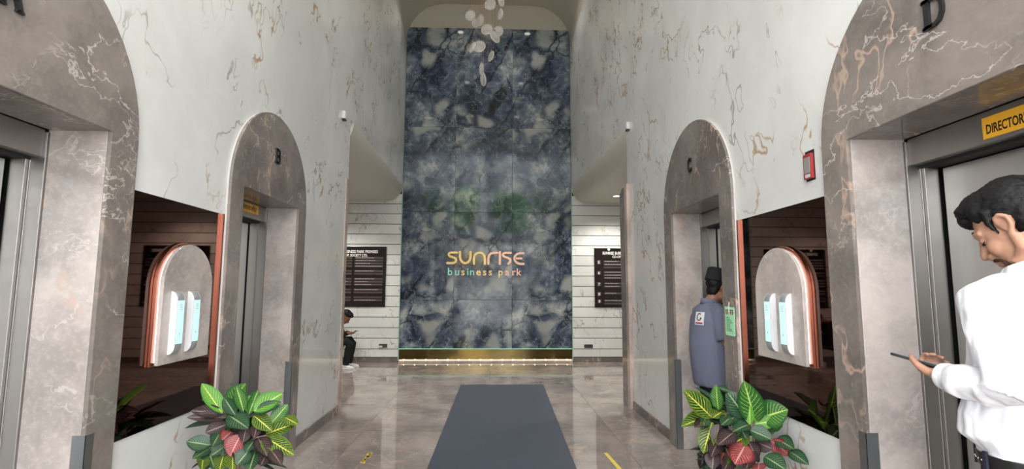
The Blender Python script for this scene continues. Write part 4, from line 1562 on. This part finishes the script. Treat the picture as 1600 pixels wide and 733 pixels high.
mb.rings([((.0, 0, .66), (.095, 0, 0), (0, .15, 0)), ((.0, 0, .80), (.10, 0, 0), (0, .155, 0))], 20)
for q in (-1, 1):
    mb.tube([(0, q * .075, .78), (.01, q * .082, .60), (.015, q * .088, .43), (0, q * .092, .24), (-.018, q * .096, .05)], [.085, .08, .066, .060, .056], 14)
tm = solidify(mb, .011, 4)
folds(tm, .008, 8, 5, (1, 1, .6))
link('trousers', tm, M['black_cloth'], t)
shoes(t, [((-.03, .098, 0), .15), ((-.03, -.098, 0), -.15)], M['leather'], M['black'])

# ---- the seated person in the left alcove
t = thing('person', 'person in dark clothes and white shoes seated in the left alcove, bent over a phone', 'person', (-3.0, 9.5, 0), 0)
HD = Head((.315, 0, .905), math.radians(48), 0, .97)
NB = Vector((.20, 0, .865))
core = MB()
HD.build(core, NB)
sp = [(Vector((.0, 0, .46)), .10, .15), (Vector((.03, 0, .60)), .095, .14), (Vector((.10, 0, .74)), .095, .15), (Vector((.165, 0, .83)), .08, .14), (NB, .05, .055)]
core.rings([(c, (b, 0, -b * .4), (0, w_, 0)) for c, b, w_ in sp], 18)
jl = []
for q in (-1, 1):
    S_, E_, W_ = Vector((.14, q * .16, .80)), Vector((.24, q * .18, .585)), Vector((.40, q * .05, .625))
    jl.append((S_, E_, W_))
    core.tube([S_ * .95, S_, (S_ + E_) / 2, E_, E_.lerp(W_, .4), W_], [.045, .045, .04, .035, .035, .024], 12)
    core.tube([(.02, q * .08, .46), (.22, q * .10, .475), (.42, q * .11, .47), (.405, q * .11, .28), (.38, q * .11, .07)], [.08, .07, .052, .046, .034], 12)
    hand(core, W_, (1, -q * .35, -.05), (0, -q * .4, .9), (.2, -q, .3), .93, (.4, .5, .5))
link('body', solidify(core, .005, 3), M['skin_dark'], t)
HD.extras(t, M['hair'])
mb = MB()
HD.ball(mb, (-.022, 0, .060), (.100, .083, .088))
HD.ball(mb, (-.050, 0, .0), (.058, .072, .080))
HD.ball(mb, (.03, 0, .10), (.07, .066, .048))
hm = solidify(mb, .006, 3)
strands(hm, .006, 70, 6)
link('hair', hm, M['hair'], t)
mb = MB()
mb.rings([(c, (b * 1.2 + .005, 0, -b * .45), (0, w_ * 1.15, 0)) for c, b, w_ in sp[:-1]] + [(NB + Vector((-.01, 0, -.01)), (.062, 0, -.02), (0, .07, 0))], 20)
for S_, E_, W_ in jl:
    mb.tube([S_ + Vector((-.03, -S_.y * .4, .02)), S_, (S_ + E_) / 2, E_, E_.lerp(W_, .5), E_.lerp(W_, .85)], [.05, .062, .057, .052, .047, .036], 14)
sm = solidify(mb, .009, 4)
folds(sm, .010, 8, 3)
link('shirt', sm, M['black_cloth'], t)
mb = MB()
mb.rings([((-.02, 0, .42), (.10, 0, 0), (0, .15, 0)), ((.0, 0, .52), (.12, 0, 0), (0, .165, 0)), ((.02, 0, .58), (.11, 0, 0), (0, .155, 0))], 20)
for q in (-1, 1):
    mb.tube([(.0, q * .085, .47), (.22, q * .10, .48), (.40, q * .11, .485), (.44, q * .11, .44), (.415, q * .11, .28), (.385, q * .11, .075)], [.09, .082, .07, .066, .060, .055], 14)
tm = solidify(mb, .010, 4)
folds(tm, .009, 8, 8)
link('trousers', tm, M['black_cloth'], t)
shoes(t, [((.37, .11, 0), .08), ((.345, -.11, 0), -.05)], M['shoe'], M['shoe'])
held_phone('mobile_phone', 'small dark phone in the hands of the person seated in the left alcove', t, (.49, .0, .645), (1, 0, .25), (-.3, 0, 1), .14, .07)
b = thing('bench', 'low dark bench under the person seated in the left alcove', 'bench', (-3.05, 9.5, 0))
MB().box(-3.32, -2.77, 9.15, 9.85, .33, .375).build('seat', M['leather'], b, bevel=.012)
for x in (-3.27, -2.82):
    for y in (9.2, 9.8):
        MB().box(x - .018, x + .018, y - .018, y + .018, 0, .331).build('leg', M['alu'], b)

# ------------------------------------------------------------------ the street seen in the polished stone
def building(name, label, x0, x1, y, h, mat, nx, nz, dz0, wz):
    t = thing(name, label, 'building', ((x0 + x1) / 2, y, -.14))
    MB().box(x0, x1, y - 6, y, -.14, h).build('wall', mat, t)
    MB().box(x0 - .3, x1 + .3, y - 6.3, y + .35, h, h + .5).build('parapet', M['facade2'], t)
    for j in range(nz):
        z = dz0 + j * (h - dz0 - .8) / nz
        MB().box(x0 - .05, x1 + .05, y, y + .5, z - .45, z - .25).build('ledge', M['facade2'], t)
        for i in range(nx):
            cx = x0 + (i + .5) * (x1 - x0) / nx
            ww = (x1 - x0) / nx * .32
            w = MB().box(cx - ww, cx + ww, y + .001, y + .08, z, z + wz).build('window', M['facade2'], t)
            MB().box(cx - ww + .08, cx - .04, y + .081, y + .1, z + .08, z + wz - .08).box(cx + .04, cx + ww - .08, y + .081, y + .1, z + .08, z + wz - .08).build('pane', M['winglass'], w)
    return t
bld = building('building', 'pale five storey building across the street, mirrored in the blue stone', -9.5, 9.5, -27, 17, M['facade'], 7, 5, 2.6, 1.9)
sg = thing('shop_sign', 'wide shop sign on the building across the street, mirrored in the brass plinth', 'sign', (-4.6, -26.4, 3.7))
MB().box(-8.8, -.6, -26.5, -26.4, 3.7, 4.85).build('panel', plain('sign_yellow', (.80, .66, .30), .5), sg, bevel=.02)
for x in (-8.2, -4.1):
    text('Swastik', .95, (-9.3 - x, -26.398, 3.98), (PI / 2, 0, PI), M['black'], sg, ext=.004, bold=.02)
def tree(x, y, h, label, seed):
    rr = random.Random(seed)
    t = thing('street_tree', label, 'tree', (x, y, -.14), 0, 'street trees')
    MB().tube([(0, 0, 0), (.08, .05, h * .3), (0, .1, h * .62)], [.17, .13, .08], 10).build('trunk', M['bark'], t, local=True, smooth=True)
    mb = MB()
    for k in range(26):
        a, r = rr.uniform(0, 6.28), rr.uniform(.1, 1.5)
        c = Vector((r * math.cos(a), r * math.sin(a), h * .68 + rr.uniform(-1.1, 1.25)))
        mb.ball(c, (rr.uniform(.4, .7), rr.uniform(.4, .7), rr.uniform(.3, .5)), nu=9, nv=6)
    me = solidify(mb, .12, 1)
    push(me, lambda c: .22 * mnoise.noise(c * 3.4))
    link('crown', me, M['foliage'], t)
tree(-2.4, -14, 10.2, 'left leafy street tree across the street, mirrored in the blue stone', 1)
tree(1.4, -15, 10.0, 'right leafy street tree across the street, mirrored in the blue stone', 2)

# ------------------------------------------------------------------ lettering to plain meshes
bpy.context.view_layer.update()
dg = bpy.context.evaluated_depsgraph_get()
for o in FONTS:
    me = bpy.data.meshes.new_from_object(o.evaluated_get(dg))
    k = bpy.data.objects.new('tmp', me)
    nm = o.name
    COL.objects.link(k)
    k.parent, k.location, k.rotation_euler, k.scale = o.parent, o.location, o.rotation_euler, o.scale
    c = o.data
    bpy.data.objects.remove(o)
    bpy.data.curves.remove(c)
    k.name = nm
    me.name = nm
